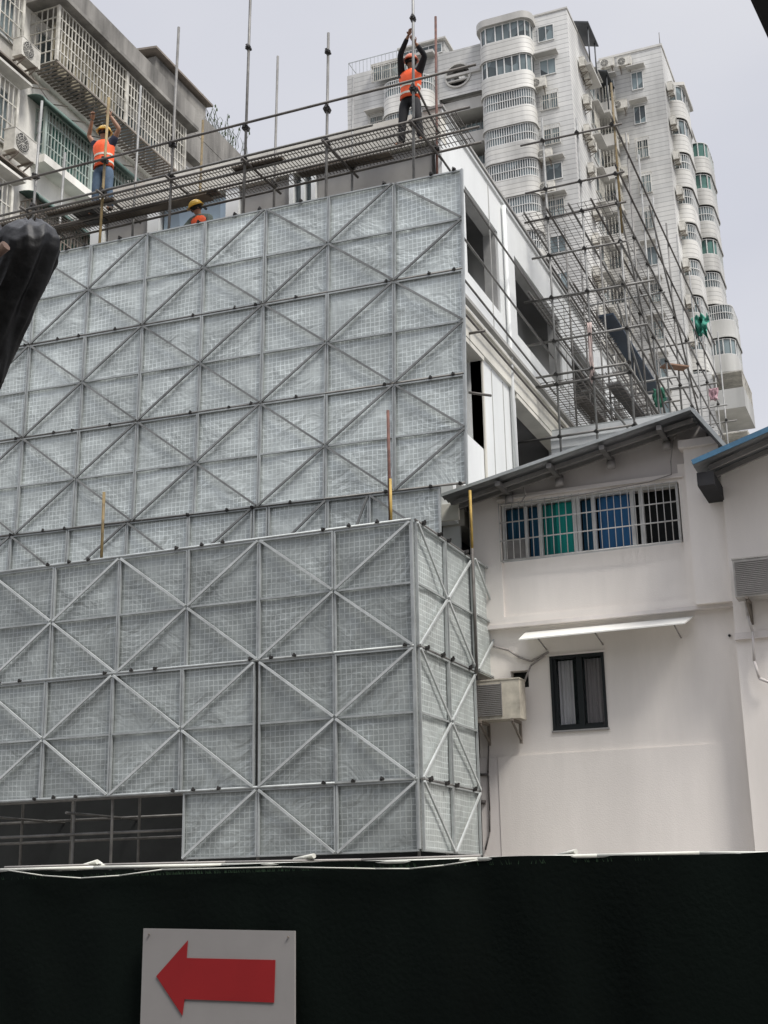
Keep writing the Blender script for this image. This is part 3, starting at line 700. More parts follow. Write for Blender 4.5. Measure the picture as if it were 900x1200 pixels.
for z in (gz0,gz0+.33,gz0+.63,gz1-.02): gr.bar((gx0-.01,yb,z),(gx1+.01,yb,z),.011,n=6)
for x in (gx0,gx1): 
    for z in (gz0,gz1-.02): gr.bar((x,yb,z),(x,YU+.03,z),.01)
gr.build('grille', M('grille_steel', (.55,.54,.52), .5, .3, 6), ph)
# loose wires over the gable and hanging pipes
m = MB(); pts = [atY(u,v,YU-.08) for u,v in ((800,498),(789,515),(786,540),(787,556),(760,565),(700,576),(640,588),(610,594))]; m.tube(pts,.008)
m.tube([atY(u,v,YU-.1) for u,v in ((612,565),(616,580),(610,590))],.01); m.build('wire', CABLE, ph)
m = MB(); m.tube([atY(u,v,YH-.04) for u,v in ((578,757),(596,762),(608,770),(622,775),(643,764))],.018)
m.tube([atY(u,v,YH-.05) for u,v in ((638,768),(622,780),(614,800),(607,808))],.016); m.build('ac_pipe', M('pipe_wrap', (.36,.33,.31), .7, .3, 9), ph)
m = MB(); m.tube([atY(u,v,YH-.05) for u,v in ((573,856),(572,905),(574,950),(574,975),(569,996))],.012); m.tube([atY(u,v,YH-.05) for u,v in ((561,908),(572,908))],.02); m.tube([atY(u,v,YH-.05) for u,v in ((560,940),(569,940))],.035); m.build('drain_pipe', M('drain_dark', (.10,.09,.085), .7), ph)
p = atY(855,745,YH); MB().bar((p.x,YH-.03,p.z),(p.x,YH-.001,p.z),.02).build('wall_hole', BLACKD, ph)
m = MB(); m.tube([atY(u,v,YH-.004) for u,v in ((837,887),(835,900),(836,925),(834,938))],.003,4); m.build('crack', M('crack_grey', (.35,.32,.3)), ph)

# ---- right wing with its blue edged roof
YW = 20.2
rw = thing('wing_house', 'pale plastered house at the right edge under a blue edged sheet roof', 'house', (-1.5,YW,0))
m = MB().box(-2.655,1.8,YW,YW+6,0,5.25); m.box(-2.655,1.8,YW+.001,YW+6,5.35,7.9); m.build('wall', RENDER, rw)
MB().prism([(-2.63,YW+.002,7.9),(1.8,YW+.002,7.9),(1.8,YW+.002,9.1)], (0,.3,0)).build('gable_wall', RENDER, rw)
MB().box(-2.66,1.8,YW-.06,YW+.2,5.25,5.35).build('band', RENDER2, rw)
wl, wr = (-2.92,7.72), (1.9,9.2)
roofsheet(wl, wr, .035, 'roof', STEEL, rw, 19.25, 25)
MB().obar((wl[0],19.235,wl[1]+.03),(wr[0],19.235,wr[1]+.03),.075,.025,(0,1,0)).build('verge', M('blue_paint', (.06,.15,.24), .5, .35, 8), rw)
m = MB().box(-2.88,-2.64,19.3,24,7.40,7.60); m.build('gutter', M('dark_gutter', (.02,.02,.022), .9, .4, 5), rw)
for y in (19.5,19.9): MB().obar((wl[0]+.2,y,wl[1]-.01),(wr[0],y,wr[1]-.03),.07,.05,(0,1,0)).build('rafter', MATS['rafter_steel'], rw)
m = MB(); m.tube([atY(u,v,YW-.12) for u,v in ((874,706),(876,722),(882,740),(884,775),(890,795),(902,800))],.022); m.build('ac_pipe', M('white_hose', (.62,.58,.55), .6), rw)

# ------------------------------------------------------------------ air conditioners
def make_ac(label, group=None, dirtm=ACW, wd=.86, h=.58, d=.32, fan=True):
    t = thing('air_conditioner', label, 'air conditioner', (0,0,0), group)
    b = MB().box(-wd/2,wd/2,-d,0,0,h); b.box(-wd/2-.01,wd/2+.01,-d-.01,.01,h,h+.02); b.build('casing', dirtm, t)
    g = MB(); cx = -wd*.17; n = 20
    rr = h*.42
    g.add([(cx+rr*math.cos(2*math.pi*i/n),-d-.012,h/2+rr*math.sin(2*math.pi*i/n)) for i in range(n)]+[(cx+rr*math.cos(2*math.pi*i/n),-d,h/2+rr*math.sin(2*math.pi*i/n)) for i in range(n)], [tuple(range(n))]+[(i,(i+1)%n,n+(i+1)%n,n+i) for i in range(n)])
    if fan: g.build('fan_opening', ACG, t)
    g = MB()
    for k in range(1,5):
        r = rr*k/4
        for i in range(n):
            a, c = 2*math.pi*i/n, 2*math.pi*(i+1)/n
            g.bar((cx+r*math.cos(a),-d-.025,h/2+r*math.sin(a)),(cx+r*math.cos(c),-d-.025,h/2+r*math.sin(c)),.006,n=4)
    for i in range(8): a = math.pi*2*i/8; g.bar((cx,-d-.025,h/2),(cx+rr*math.cos(a),-d-.025,h/2+rr*math.sin(a)),.006,n=4)
    if fan: g.build('fan_guard', dirtm, t)
    k = MB()
    for x in (-wd*.33, wd*.33): k = MB(); k.box(x-.02,x+.02,-d-.03,.12,-.04,0); k.obar((x,-d,-.05),(x,.11,-.3),.03,.03,(1,0,0)); k.box(x-.02,x+.02,.08,.12,-.34,-.04); k.build('bracket', CAGED, t)
    return t
ACD = M('dirty_ac_casing', (.50,.46,.38), .55, .45, 5)
a = make_ac('dirty beige air conditioner on brackets beside the dark framed window of the pale house', dirtm=ACD, wd=.78, h=.6, fan=False)
a.location = (-6.32, 20.33, 4.32)
a.name = 'air_conditioner'
m = MB()
for i in range(17): m.box(-.33,.10,-.338,-.322,.06+i*.029,.078+i*.029)
m.box(-.34,-.33,-.34,-.322,.05,.56); m.box(.10,.11,-.34,-.322,.05,.56)
m2 = local_part(m, 'louvre', M('grey_louvre', (.22,.21,.20), .6), a)
a2 = make_ac('large grey air conditioner with louvres at the right edge of the photo', dirtm=M('grey_ac_casing', (.46,.44,.41), .55, .35, 5), wd=.9, h=.56, fan=False); a2.location = (-2.10, 20.1, 5.80)
m = MB()
for i in range(18): m.box(-.42,.30,-.338,-.322,.03+i*.028,.047+i*.028)
local_part(m, 'louvre', M('grey_louvre', (.22,.21,.20), .6), a2)
acs = make_ac('white air conditioner on the wall of the old building at the upper left')

# ------------------------------------------------------------------ background towers
tw = thing('apartment_tower', 'tall white tiled apartment tower with rounded bay windows and a round cut-out near its top', 'building', (-30,90,0))
def TY(u, v, Y=90): return atY(u, v, Y)
mainx0, mainx1, ztop = -27.4, -20.3, 68.55
MB().box(mainx0, mainx1, 90, 112, 0, ztop).build('main_block', TILE, tw)
MB().box(-39, -31.0, 90, 112, 0, 67.6).build('left_block', TILE, tw)
# bridge wall with round opening
bz0, bz1 = 63.2, 67.4
cx, cz, cr_ = -29.36, 65.0, 1.05
m = MB(); n = 24
ring = [(cx+cr_*math.cos(2*math.pi*i/n), cz+cr_*math.sin(2*math.pi*i/n)) for i in range(n)]
def outer(i):
    a = 2*math.pi*i/n; c, s = math.cos(a), math.sin(a)
    x0_, x1_ = -31.0-cx, -27.4-cx; z0_, z1_ = bz0-cz, bz1-cz
    k = min([(x1_ if c > 0 else x0_)/c if abs(c) > 1e-6 else 1e9, (z1_ if s > 0 else z0_)/s if abs(s) > 1e-6 else 1e9]); return (cx+c*k, cz+s*k)
for i in range(n):
    j = (i+1) % n; a0, a1, b0, b1 = ring[i], ring[j], outer(i), outer(j)
    for y in (89.95, 90.6): m.add([(a0[0],y,a0[1]),(a1[0],y,a1[1]),(b1[0],y,b1[1]),(b0[0],y,b0[1])], [(0,1,2,3)])
    m.add([(a0[0],89.95,a0[1]),(a1[0],89.95,a1[1]),(a1[0],90.6,a1[1]),(a0[0],90.6,a0[1])], [(0,1,2,3)])
for (px_, pz_) in ((-31,bz0),(-27.4,bz0),(-31,bz1),(-27.4,bz1)):
    c_ = min(range(n), key=lambda i: (outer(i)[0]-px_)**2+(outer(i)[1]-pz_)**2)
    for k in (-1,1):
        q = outer((c_+k) % n); q0 = outer(c_); m.add([(q0[0],89.95,q0[1]),(q[0],89.95,q[1]),(px_,89.95,pz_)], [(0,1,2)])
m.build('bridge_wall', TILE, tw, False)
m = MB()
for i in range(n): m.obar((ring[i][0],89.9,ring[i][1]),(ring[(i+1)%n][0],89.9,ring[(i+1)%n][1]),.14,.12,(0,1,0))
m.box(cx-1.0,cx+2.0,89.8,90.0,cz-.1,cz+.12); m.box(cx-.9,cx+.9,89.9,90.1,cz-.48,cz-.36)
m.build('round_opening_rim', TRIM, tw)
MB().box(-31.0, -27.4, 93, 93.3, 0, 66.8).build('recess_wall', CONCD, tw)
MB().box(-31.0, -27.4, 90.01, 93, bz1-.3, bz1-.1).build('bridge_slab', TRIM, tw)
def rounded(x0, x1, yf, yb, r, n=7):
    p = [(x0,yb)]
    for i in range(n+1): a = math.pi+math.pi/2*i/n; p.append((x0+r+r*math.cos(a), yf+r+r*math.sin(a)))
    for i in range(n+1): a = -math.pi/2+math.pi/2*i/n; p.append((x1-r+r*math.cos(a), yf+r+r*math.sin(a)))
    p.append((x1,yb)); return p
def bay(parent, x0, x1, yf, yb, r, zw0, zw1, zs0, gl, cage=False, tile=TILE2, swap=None, name='bay_window'):
    """one storey of a rounded bay: spandrel below, glass band above"""
    sw = (lambda P: [(swap[0]+(swap[1]-y_), x_) for x_, y_ in P]) if swap else (lambda P: P)
    path = sw(rounded(x0, x1, yf, yb, r)); inner = sw(rounded(x0+.12, x1-.12, yf+.12, yb, r-.1))
    m = MB(); m.wall(path, zs0, zw0); m.cap(path, zw0); m.cap(path, zs0)
    lip = sw(rounded(x0-.08, x1+.08, yf-.08, yb, r+.05)); m.wall(lip, zs0, zs0+.14); m.cap(lip, zs0); m.cap(lip, zs0+.14)
    b = m.build(name, tile, parent, False)
    g = MB(); g.wall(inner, zw0, zw1); g.build('pane', gl, b, False)
    k = MB(); per = sw(rounded(x0+.06, x1-.06, yf+.06, yb, r-.05))
    L = len(per); step = 1
    pts = [per[0]]
    for a_, b_ in zip(per, per[1:]):
        d = math.dist(a_, b_); q = max(1, int(d/(.18 if cage else .62)))
        for i in range(1, q+1): pts.append((a_[0]+(b_[0]-a_[0])*i/q, a_[1]+(b_[1]-a_[1])*i/q))
    wdt = .025 if cage else .04
    last = None
    for p_ in pts:
        if last and math.dist(p_, last) < (.15 if cage else .5): continue
        k.box(p_[0]-wdt, p_[0]+wdt, p_[1]-wdt, p_[1]+wdt, zw0, zw1); last = p_
    for z in (zw0+.03, zw1-.05)+((zw0+.7,) if cage else ()):
        for a_, b_ in zip(per, per[1:]): k.obar((a_[0],a_[1],z),(b_[0],b_[1],z),.07,.05,(0,0,1))
    k.build('frame', FRAMEW, b)
    return b
def win(parent, x0, x1, z0, z1, y, gl=TGLASS, cage=False, hood=False, nm=2, axis='y', frame=FRAMEW):
    """flat window; axis 'y' faces -Y, axis 'x' faces +X (x0,x1 are then Y values)"""
    def B(m, a, b, d0, d1, c, d):
        if axis == 'y': m.box(a,b,y-d1,y-d0,c,d)
        else: m.box(y+d0,y+d1,a,b,c,d)
    g = MB(); B(g,x0,x1,.005,.02,z0,z1); go = g.build('window', gl, parent)
    k = MB(); t_ = .06
    B(k,x0,x0+t_,.02,.08,z0,z1); B(k,x1-t_,x1,.02,.08,z0,z1); B(k,x0+t_,x1-t_,.022,.08,z0,z0+t_); B(k,x0+t_,x1-t_,.022,.08,z1-t_,z1)
    for i in range(1,nm+1):
        x = x0+(x1-x0)*i/(nm+1); B(k,x-.025,x+.025,.024,.07,z0+t_,z1-t_)
    k.build('frame', frame, go)
    if cage:
        c = MB(); x = x0-.05
        while x < x1+.05: B(c,x,x+.03,.3,.33,z0-.1,z1+.1); x += .17
        for z in (z0-.1,(z0+z1)/2,z1+.1): B(c,x0-.05,x1+.05,.27,.3,z,z+.04)
        for z in (z0-.1,z1+.1):
            for x in (x0-.05,x1+.02): B(c,x,x+.03,.0,.27,z,z+.04)
        c.build('cage', CAGE, go)
    if hood:
        h = MB(); B(h,x0-.25,x1+.25,.03,.75,z1+.25,z1+.33); h.build('hood', TRIM, go)
    return go
FL = 3.03
for k in range(9):
    z = 66.2-FL*k
    bay(tw, -27.25, -23.05, 88.6, 90, .85, z, z+1.5, z-1.53, TGLASS, k >= 2)
    win(tw, -22.7, -21.4, z-.1, z+1.3, 90, TGLASS, k in (2,3,5), k in (1,4,5), 1)
bp_ = rounded(-27.45,-22.85,88.4,90,.95); m = MB(); m.wall(bp_,67.7,68.3); m.cap(bp_,67.7); m.cap(bp_,68.3); m.build('bay_cap', TRIM, tw, False)
# left block bays
win(tw, -36.4, -33.4, 65.9, 67.3, 89.4, TGLASS, True, False, 3)
MB().box(-36.6,-31.2,89.3,90,67.35,67.6).build('ledge', TRIM, tw)
for k in range(5):
    z = 66.2-1.4-FL*k
    if k: win(tw, -37.0, -35.9, z+.0, z+1.4, 90, TGLASS, True, True, 1)
    bay(tw, -35.6, -31.3, 88.7, 90, 1.0, z-1.2+.2, z+.4, z-2.6, TGLASS, True)
# recess balconies
for k in range(5):
    z = 62.8-FL*k
    b = MB().box(-31.0,-27.4,90.2,92.9,z-.9,z-.75); b.box(-31.0,-27.4,90.2,90.3,z-.75,z+.1); bo = b.build('balcony', TRIM, tw)
    MB().box(-31.0,-27.5,91.5,91.56,z-.75,z+1.6).build('pane', TGLASS, bo)
    w_ = MB(); 
    for i in range(9): w_.box(-30.9+i*.4,-30.86+i*.4,91.4,91.48,z-.7,z+1.7)
    w_.build('frame', FRAMEG, bo)
# roof details
pz = MB().box(-34.4,-30.6,90.5,96,67.6,69.0); pz.build('penthouse', TILE, tw)
win(tw, -34.2, -30.8, 67.9, 68.8, 90.5, TGLASS, False, False, 5)
MB().box(-34.6,-30.4,90.2,96.2,69.0,69.15).build('penthouse_roof', TRIM, tw)
m = MB()
for i in range(14): m.box(-38.9+i*.33,-38.87+i*.33,90.05,90.09,67.6,68.8)
m.box(-38.9,-34.5,90.05,90.09,68.8,68.86); m.box(-38.9,-38.86,90.1,96,68.8,68.86); m.build('railing', GALV, tw)
MB().box(mainx0-.05,mainx1+.06,89.93,112.1,ztop,ztop+.15).build('coping', TRIM, tw)
DKC = M('dark_metal_canopy', (.06,.065,.07), .5, .3, 3)
for y0,y1,z,x1 in ((93,96.5,68.9,-19.3),(98.2,101.5,67.6,-19.1)):
    c = MB().prism([(-21.2,y0,z+.7),(x1,y0,z+.1),(x1,y1,z+.1),(-21.2,y1,z+.7)], (0,0,.12)); c.build('roof_canopy', DKC, tw)
    for yy in (y0+.6,y1-.6): MB().bar((x1-.2,yy,z-3.5),(x1-.2,yy,z+.1),.06).build('canopy_post', DKC, tw)
    MB().box(-20.3,x1,y0,y1,z-3.7,z-3.5).build('roof_ledge', TRIM, tw)
# side windows and balconies of the main block
for k in range(9):
    z = 65.5-FL*k
    win(tw, 96.3, 98.2, z-.5, z+1.1, mainx1, TGLASS, k % 2 == 1, True, 1, 'x')
    b = MB().box(mainx1, mainx1+1.3, 99, 104, z-1.2, z-1.05); b.box(mainx1+1.2,mainx1+1.3,99,104,z-1.05,z-.1); b.box(mainx1,mainx1+1.2,99,99.1,z-1.05,z-.1)
    bo = b.build('balcony', TRIM, tw)
    c = MB(); y = 99.
    while y < 104: c.box(mainx1+1.22,mainx1+1.26,y,y+.05,z-.1,z+1.4); y += .3
    x = mainx1
    while x < mainx1+1.3: c.box(x,x+.04,99.0,99.05,z-.1,z+1.4); x += .26
    c.box(mainx1+1.2,mainx1+1.28,99,104,z+.6,z+.66); c.build('cage', CAGE, bo)
    MB().box(mainx1+.01,mainx1+.03,99.4,103.6,z-1.0,z+1.2).build('pane', TGLASS, bo)
# second block
tb = thing('apartment_tower', 'second white tiled tower block further right, curved balconies down its right side', 'building', (-17,101,0))
x20, x21 = -20.6, -14.95
MB().box(x20, x21, 101, 119, 0, 70.75).build('main_block', TILE, tb)
MB().box(x20+.3, x21+.08, 100.93, 119.1, 70.75, 70.95).build('coping', TRIM, tb)
MB().bar((x21-.1,101.2,70.9),(x21-.1,101.2,72.2),.03).build('antenna', POLED, tb)
for k in range(11):
    z = 67.1-3.25*k
    win(tb, -17.65, -16.65, z, z+1.7, 101, TGLASS, k in (2,3,4,6,7), k < 2 or k > 4, 1)
    win(tb, -20.1, -19.1, z-.2, z+1.5, 101, TGLASS, k == 2, k in (0,1,4), 1)
DKT = M('stained_tile_balcony', (.42,.42,.40), .7, .4, .5, True)
# curved balconies on the right side: x = X + projection, y span
def sidebay(parent, Xw, proj_, y0, y1, zs0, zw0, zw1, r, gl, cage, tile=TILE2):
    # local path in (y, -proj) then swapped so that it faces +X
    return bay(parent, y0, y1, -proj_, 0, r, zw0, zw1, zs0, gl, cage, tile, swap=(Xw, 0), name='balcony')
for k in range(9):
    z = 66.6-3.25*k
    sidebay(tb, x21, 1.15, 103.0, 107.5, z-1.7, z, z+1.45, 1.0, TGLASS, k > 1)
MB().wall([(x21,103),(x21+1.3,103.4),(x21+1.3,107.8),(x21,108)],68.1,68.4).cap([(x21,103),(x21+1.3,103.4),(x21+1.3,107.8),(x21,108)],68.1).cap([(x21,103),(x21+1.3,103.4),(x21+1.3,107.8),(x21,108)],68.4).build('bay_cap', TRIM, tb, False)
# third, furthest block with green glass
tc_ = thing('apartment_tower', 'narrow far tower wing with green glass balconies at the right edge of the towers', 'building', (-13,112,0))
MB().box(-14.94, -14.5, 108.5, 125, 0, 67.6).build('main_block', TILE, tc_)
for k in range(11):
    z = 64.6-3.15*k
    big = k in (5,6,7)
    sidebay(tc_, -14.5, 1.5 if not big else 2.3, 109.5, 114.5 if k else 114.5, z-1.6, z, z+1.45, 1.0, TGREEN if k in (0,1,3) else TGLASS, k in (2,4,5,8,9,10), DKT if big else TILE2)
for k, (z) in enumerate((39.2,34.3)):
    b = MB().box(-13.2,-10.9,100.5,106,z-1.6,z-1.4); b.box(-11.0,-10.9,100.5,106,z-1.4,z); b.box(-13.2,-11.0,100.5,100.6,z-1.4,z); bo = b.build('balcony', DKT, tc_)
    c = MB(); 
    for i in range(20): c.box(-10.95,-10.91,100.5+i*.28,100.54+i*.28,z,z+1.3)
    c.box(-13.2,-10.9,100.5,106,z+1.3,z+1.4); c.build('cage', CAGE, bo)
MB().box(-14.93, -13.2, 100.9, 107, 0, 41).build('annex', TILE, tc_)
# tower air conditioners
acp = make_ac('small air conditioner among the many on the walls of the white towers', 'air conditioners on the towers')
spots = []; ORD = ['first','second','third','fourth','fifth','sixth','seventh','eighth','ninth']
FRL = {(633,106):'air conditioner just right of the bay column, under the second window from the roof',
 (544,118):'air conditioner in the recess right under the round cut-out of the tower', (713,82):'left one of two air conditioners just below the roof of the second tower block',
 (733,80):'right one of two air conditioners just below the roof of the second tower block', (728,131):'air conditioner left of the second window down on the second tower block',
 (730,172):'air conditioner left of the third window down on the second tower block', (716,195):'air conditioner in the corner between the two tower blocks, fourth floor down',
 (731,210):'air conditioner left of the fourth window down on the second tower block', (640,190):'air conditioner right of the bay column, fifth floor down on the main tower',
 (545,162):'air conditioner in the dark recess two floors under the round cut-out', (643,228):'air conditioner right of the bay column, sixth floor down on the main tower'}
for u, v, Y in ((633,106,89.9),(544,118,92.8),(713,82,100.9),(733,80,100.9),(728,131,100.9),(730,172,100.9),(716,195,100.9),(731,210,100.9),(640,190,89.9),(545,162,92.8),(643,228,89.9)):
    p = atY(u, v, Y); spots.append((p.x, Y, p.z, 0, FRL[(u,v)]))
for k in range(9):
    z = 65.9-FL*k
    if k != 4: spots.append((mainx1+.0, 93.2+(k%2)*.6, z-.9, 1, ORD[k]+' floor down on the main tower side wall, air conditioner nearer the front corner'))
    if k % 2 == 0: spots.append((mainx1, 94.6, z-1.2, 1, ORD[k]+' floor down on the main tower side wall, air conditioner further from the corner'))
for k in range(8): spots.append((x21, 102.2, 66.8-3.25*k, 1, ORD[k]+' air conditioner from the top in the row beside the right curved balconies'))
for i, (x, y, z, s, lb) in enumerate(spots):
    o = acp if i == 0 else copy_tree(acp)
    o['label'] = lb
    o.location = (x+(.12 if s else 0), y-(0 if s else .12), z); o.rotation_euler = (0,0,math.pi/2 if s else 0); o.scale = (1.35,1.35,1.35)

# ------------------------------------------------------------------ old building at the left
XO = -22.5
ob = thing('apartment_building', 'old stained plaster apartment block at the upper left with caged balconies', 'building', (XO,30,0))
MB().box(-36, XO, 16, 41.5, 0, 28.3).build('wall', OLDW, ob)
MB().box(-36, XO+.35, 15.5, 41.6, 28.3, 29.3).build('parapet', OLDC, ob)
MB().box(XO, XO+.34, 36.0, 41.5, 27.3, 28.3).build('parapet', OLDC, ob)
def cagebox(y0, y1, z0, z1, d, sp, mat, slats=True, panes=True, rows=4, lab=None):
    m = MB(); x1 = XO+d
    y = y0
    while y <= y1+.001: m.box(x1-.015,x1+.015,y-.015,y+.015,z0,z1); y += sp
    n = max(2,int(d/sp))
    for i in range(n+1):
        x = XO+d*i/n
        for yy in (y0,y1): m.box(x-.015,x+.015,yy-.015,yy+.015,z0,z1)
    for i in range(rows+1):
        z = z0+(z1-z0)*i/rows; m.box(x1-.018,x1+.018,y0,y1,z-.015,z+.015); m.box(XO,x1,y0-.018,y0+.018,z-.015,z+.015)
    for yy in (y0,(y0+y1)/2,y1): m.box(x1-.04,x1+.04,yy-.05,yy+.05,z0,z1)
    o = m.build('window_cage', mat, ob)
    if lab: o['label'] = lab
    if slats:
        f = MB(); y = y0
        while y < y1: f.box(XO,x1,y,y+.07,z0-.03,z0); y += .16
        f.box(x1-.03,x1+.02,y0,y1,z0-.06,z0); f.build('cage_floor', CAGED, o)
    return o
def oldwin(y0, y1, z0, z1, gl, n=3):
    return win(ob, y0, y1, z0, z1, XO, gl, False, False, n, 'x')
# upper long cage balcony
oldwin(28.6, 35.4, 25.7, 27.0, TGLASS, 8)
cg = cagebox(28.35, 35.6, 25.45, 27.3, 1.0, .17, CAGE, True, rows=5, lab='long cream window cage projecting under the parapet')
m = MB()
for i in range(30):
    y = 28.6+i*.115
    if y < 32: m.add([(XO+.6+.15*math.sin(i),y,25.55),(XO+.6,y+.1,25.55),(XO+.65,y+.08,27),(XO+.6+.1*math.cos(i*2),y-.03,27)], [(0,1,2,3)])
m.build('stored_goods', M('cream_goods', (.42,.38,.28), .8, .5, 6), cg)
MB().box(XO, XO+1.25, 28.0, 36.1, 27.42, 27.55).build('cage_roof', OLDC, ob)
MB().bar((XO+.12,28.3,25.3),(XO+.12,35.8,25.25),.07).build('drain_pipe', PVC, ob)
# lower green window with curved canopy
oldwin(28.9, 33.4, 22.95, 24.3, TGREEN, 6)
cagebox(28.85, 33.5, 22.75, 24.35, .35, .16, M('green_cage', (.36,.42,.38), .5, .3, 3), False, rows=4)
MB().box(XO, XO+.5, 28.7, 33.6, 22.45, 22.7).build('ledge', OLDW, ob)
def canopy(y0, y1, z, d, mat=GREENC):
    m = MB(); n = 6; vs = []
    for i in range(n+1):
        a = math.pi/2*i/n
        for yy in (y0, y1): vs.append((XO+d*math.sin(a), yy, z+.35*math.cos(a)-.1))
    m.add(vs, [(2*i,2*i+1,2*i+3,2*i+2) for i in range(n)], True)
    o = m.build('canopy', mat, ob, False); md = o.modifiers.new('t','SOLIDIFY'); md.thickness = .04
canopy(28.4, 33.7, 24.3, .62)
oldwin(28.7, 33.4, 19.8, 21.0, TGREEN, 6)
cagebox(28.4, 33.4, 19.6, 21.1, .5, .16, CAGED, True)
canopy(28.3, 32.5, 21.1, .7)
cagebox(28.4, 33.4, 16.8, 18.2, .5, .16, CAGE, True); oldwin(28.6,33.3,16.9,18.1,TGLASS,6)
# leftmost windows
for z0, z1 in ((25.7,27.2),(22.4,24.1),(19.2,21.0)):
    oldwin(25.5, 27.55, z0, z1, TGLASS, 2); cagebox(25.4, 27.6, z0-.1, z1+.1, .3, .2, CAGE, False, rows=3)
    MB().box(XO, XO+.55, 25.0, 27.9, z1+.3, z1+.38).build('hood', OLDW, ob)
for z in (24.7, 21.6):
    MB().prism([(XO,26.0,z+.1),(XO+.6,26.0,z-.12),(XO+.6,28.1,z-.12),(XO,28.1,z+.1)],(0,0,.05)).build('canopy', CAGED, ob)
oldwin(37.2, 39.4, 25.4, 27.0, TGREEN, 2)
m = MB()
for i in range(8): y = 28.6+i*.95; m.bar((XO,y,24.95),(XO+.7,y-.15,24.6),.018)
m.build('clothes_hooks', CAGED, ob)
# rooftop shed and plants
sh = MB().box(-25, XO+.0, 35.2, 38.7, 29.31, 30.2); sh.build('roof_shed', OLDC, ob)
MB().prism([(-25.2,34.9,30.7),(XO+.2,34.9,30.3),(XO+.2,38.9,30.3),(-25.2,38.9,30.7)],(0,0,.08)).build('shed_roof', CAGED, ob)
m = MB(); rr = random.Random(5)
for i in range(45):
    y = 40.3+rr.uniform(-1.3,1.2); p = Vector((XO+rr.uniform(-.1,.3),y,29.29)); 
    for k in range(4): q = p+Vector((rr.uniform(-.1,.1),rr.uniform(-.25,.25),rr.uniform(.1,.4))); m.bar(p,q,.012,.006,4); p = q
    for k in range(1 if i % 3 == 0 else 0): c_ = p+Vector([rr.uniform(-.12,.12) for _ in range(3)]); m.add([c_+Vector((0,.07,0)),c_+Vector((.02,0,.08)),c_+Vector((0,-.07,0)),c_+Vector((-.02,0,-.07))],[(0,1,2,3)])
bs = m.build('shrub', LEAF); tag(bs, 'scraggly shrub growing on the roof edge of the old building', 'shrub')
# air conditioners on it
p1_ = acs; p1_.location = (XO+.15, 28.0, 25.35-.35); p1_.rotation_euler = (0,0,math.pi/2)
p1_['label'] = 'white air conditioner below the topmost left window of the old building'
p1_.location = (XO+.32, 27.65, 25.05)
o = copy_tree(acs); o.location = (XO+.32, 27.6, 22.15-.2); o['label'] = 'white air conditioner lower on the old building, at the left edge of the photo'; o.scale = (1.15,)*3
# loose cable
cb = MB(); cb.tube([(XO+.25,25,26.5),(XO+.3,28.4,24.9),(XO+.3,30,24.3)],.012); cb.tube([(XO+.25,25,23.5),(XO+.3,28.4,22.1)],.012)
cb.build('wall_cable', CAGED, ob)

# ------------------------------------------------------------------ fence with its arrow board
YF = 8.0
fe = thing('site_fence', 'very dark green cloth covered site fence across the bottom', 'fence', (-3.3,YF,0))
m = MB(); nx, nz2 = 220, 24; vs = []
for j in range(nz2+1):
    for i in range(nx+1):
        x = -10+15*i/nx; top = 1.865+.012*math.sin(x*1.3)+(.03 if x < -5 else 0)*(min(1,(-5-x)))-.02*noise.noise(Vector((x*1.1,0,0)))
        z = top*j/nz2
        y = YF+.025*noise.noise(Vector((x*3.1,z*.5,0)))+.012*math.sin(x*9+noise.noise(Vector((x,z,3)))*3)
        vs.append((x,y,z))
m.add(vs, [(j*(nx+1)+i, j*(nx+1)+i+1, (j+1)*(nx+1)+i+1, (j+1)*(nx+1)+i) for j in range(nz2) for i in range(nx)], True)
m.build('cloth', FENCEM, fe, False)
MB().box(-10,5,YF+.045,YF+.10,0,1.83).build('backing', BLACKD, fe)
def rail(pts, r, name, mat): MB().tube(pts, r, 8).build(name, mat, fe)
tp = [atY(u,v,YF+.02) for u,v in ((-60,1021),(0,1020),(110,1017),(260,1014),(420,1011.5),(560,1007),(700,1003),(820,1000),(960,1001))]
rail([tp[0]+Vector((-6,0,0))]+tp+[tp[-1]+Vector((4,0,-.01))], .013, 'top_pipe', PVC)
rail([p+Vector((0,.05,.02)) for p in tp[1:6]], .009, 'top_cable', CABLE)
sag = [atY(u,v,YF-.035) for u,v in ((10,1020),(50,1026),(95,1029),(140,1026),(190,1019),(330,1016),(440,1018),(480,1018),(520,1014),(560,1008))]
rail(sag, .004, 'tie_wire', PVC)
def hook(u0, v0, u1, v1, nm='loose_pipe'): 
    a_ = atY(u0,v0,YF+.15); b_ = atY(u1,v1,YF+.05); MB().bar(a_, b_, .016).build(nm, PVC, fe)
hook(88,1018,114,1010); hook(114,1010,122,1016); hook(345,1008,368,1003); hook(655,1003,675,998)
m = MB(); rr = random.Random(11)
for i in range(420):
    x = rr.choice([rr.uniform(-9,-1.5), rr.gauss(-4.5,.5)]); z0 = 1.845; h_ = rr.uniform(.006,.022); dx = rr.uniform(-.012,.012)
    m.add([(x,YF-.03,z0-.02),(x+.004,YF-.03,z0-.02),(x+dx,YF-.035,z0-.01+h_)],[(0,1,2)])
m.build('frayed_edge', M('green_threads', (.05,.10,.05), .9, .5, 30), fe)['kind'] = 'stuff'
# faint seams and stitching of the cloth
for x in ():  MB().box(x,x+.006,YF-.045,YF-.036,.1,1.80).build('cloth_seam', M('seam', (.006,.011,.009), .9), fe)
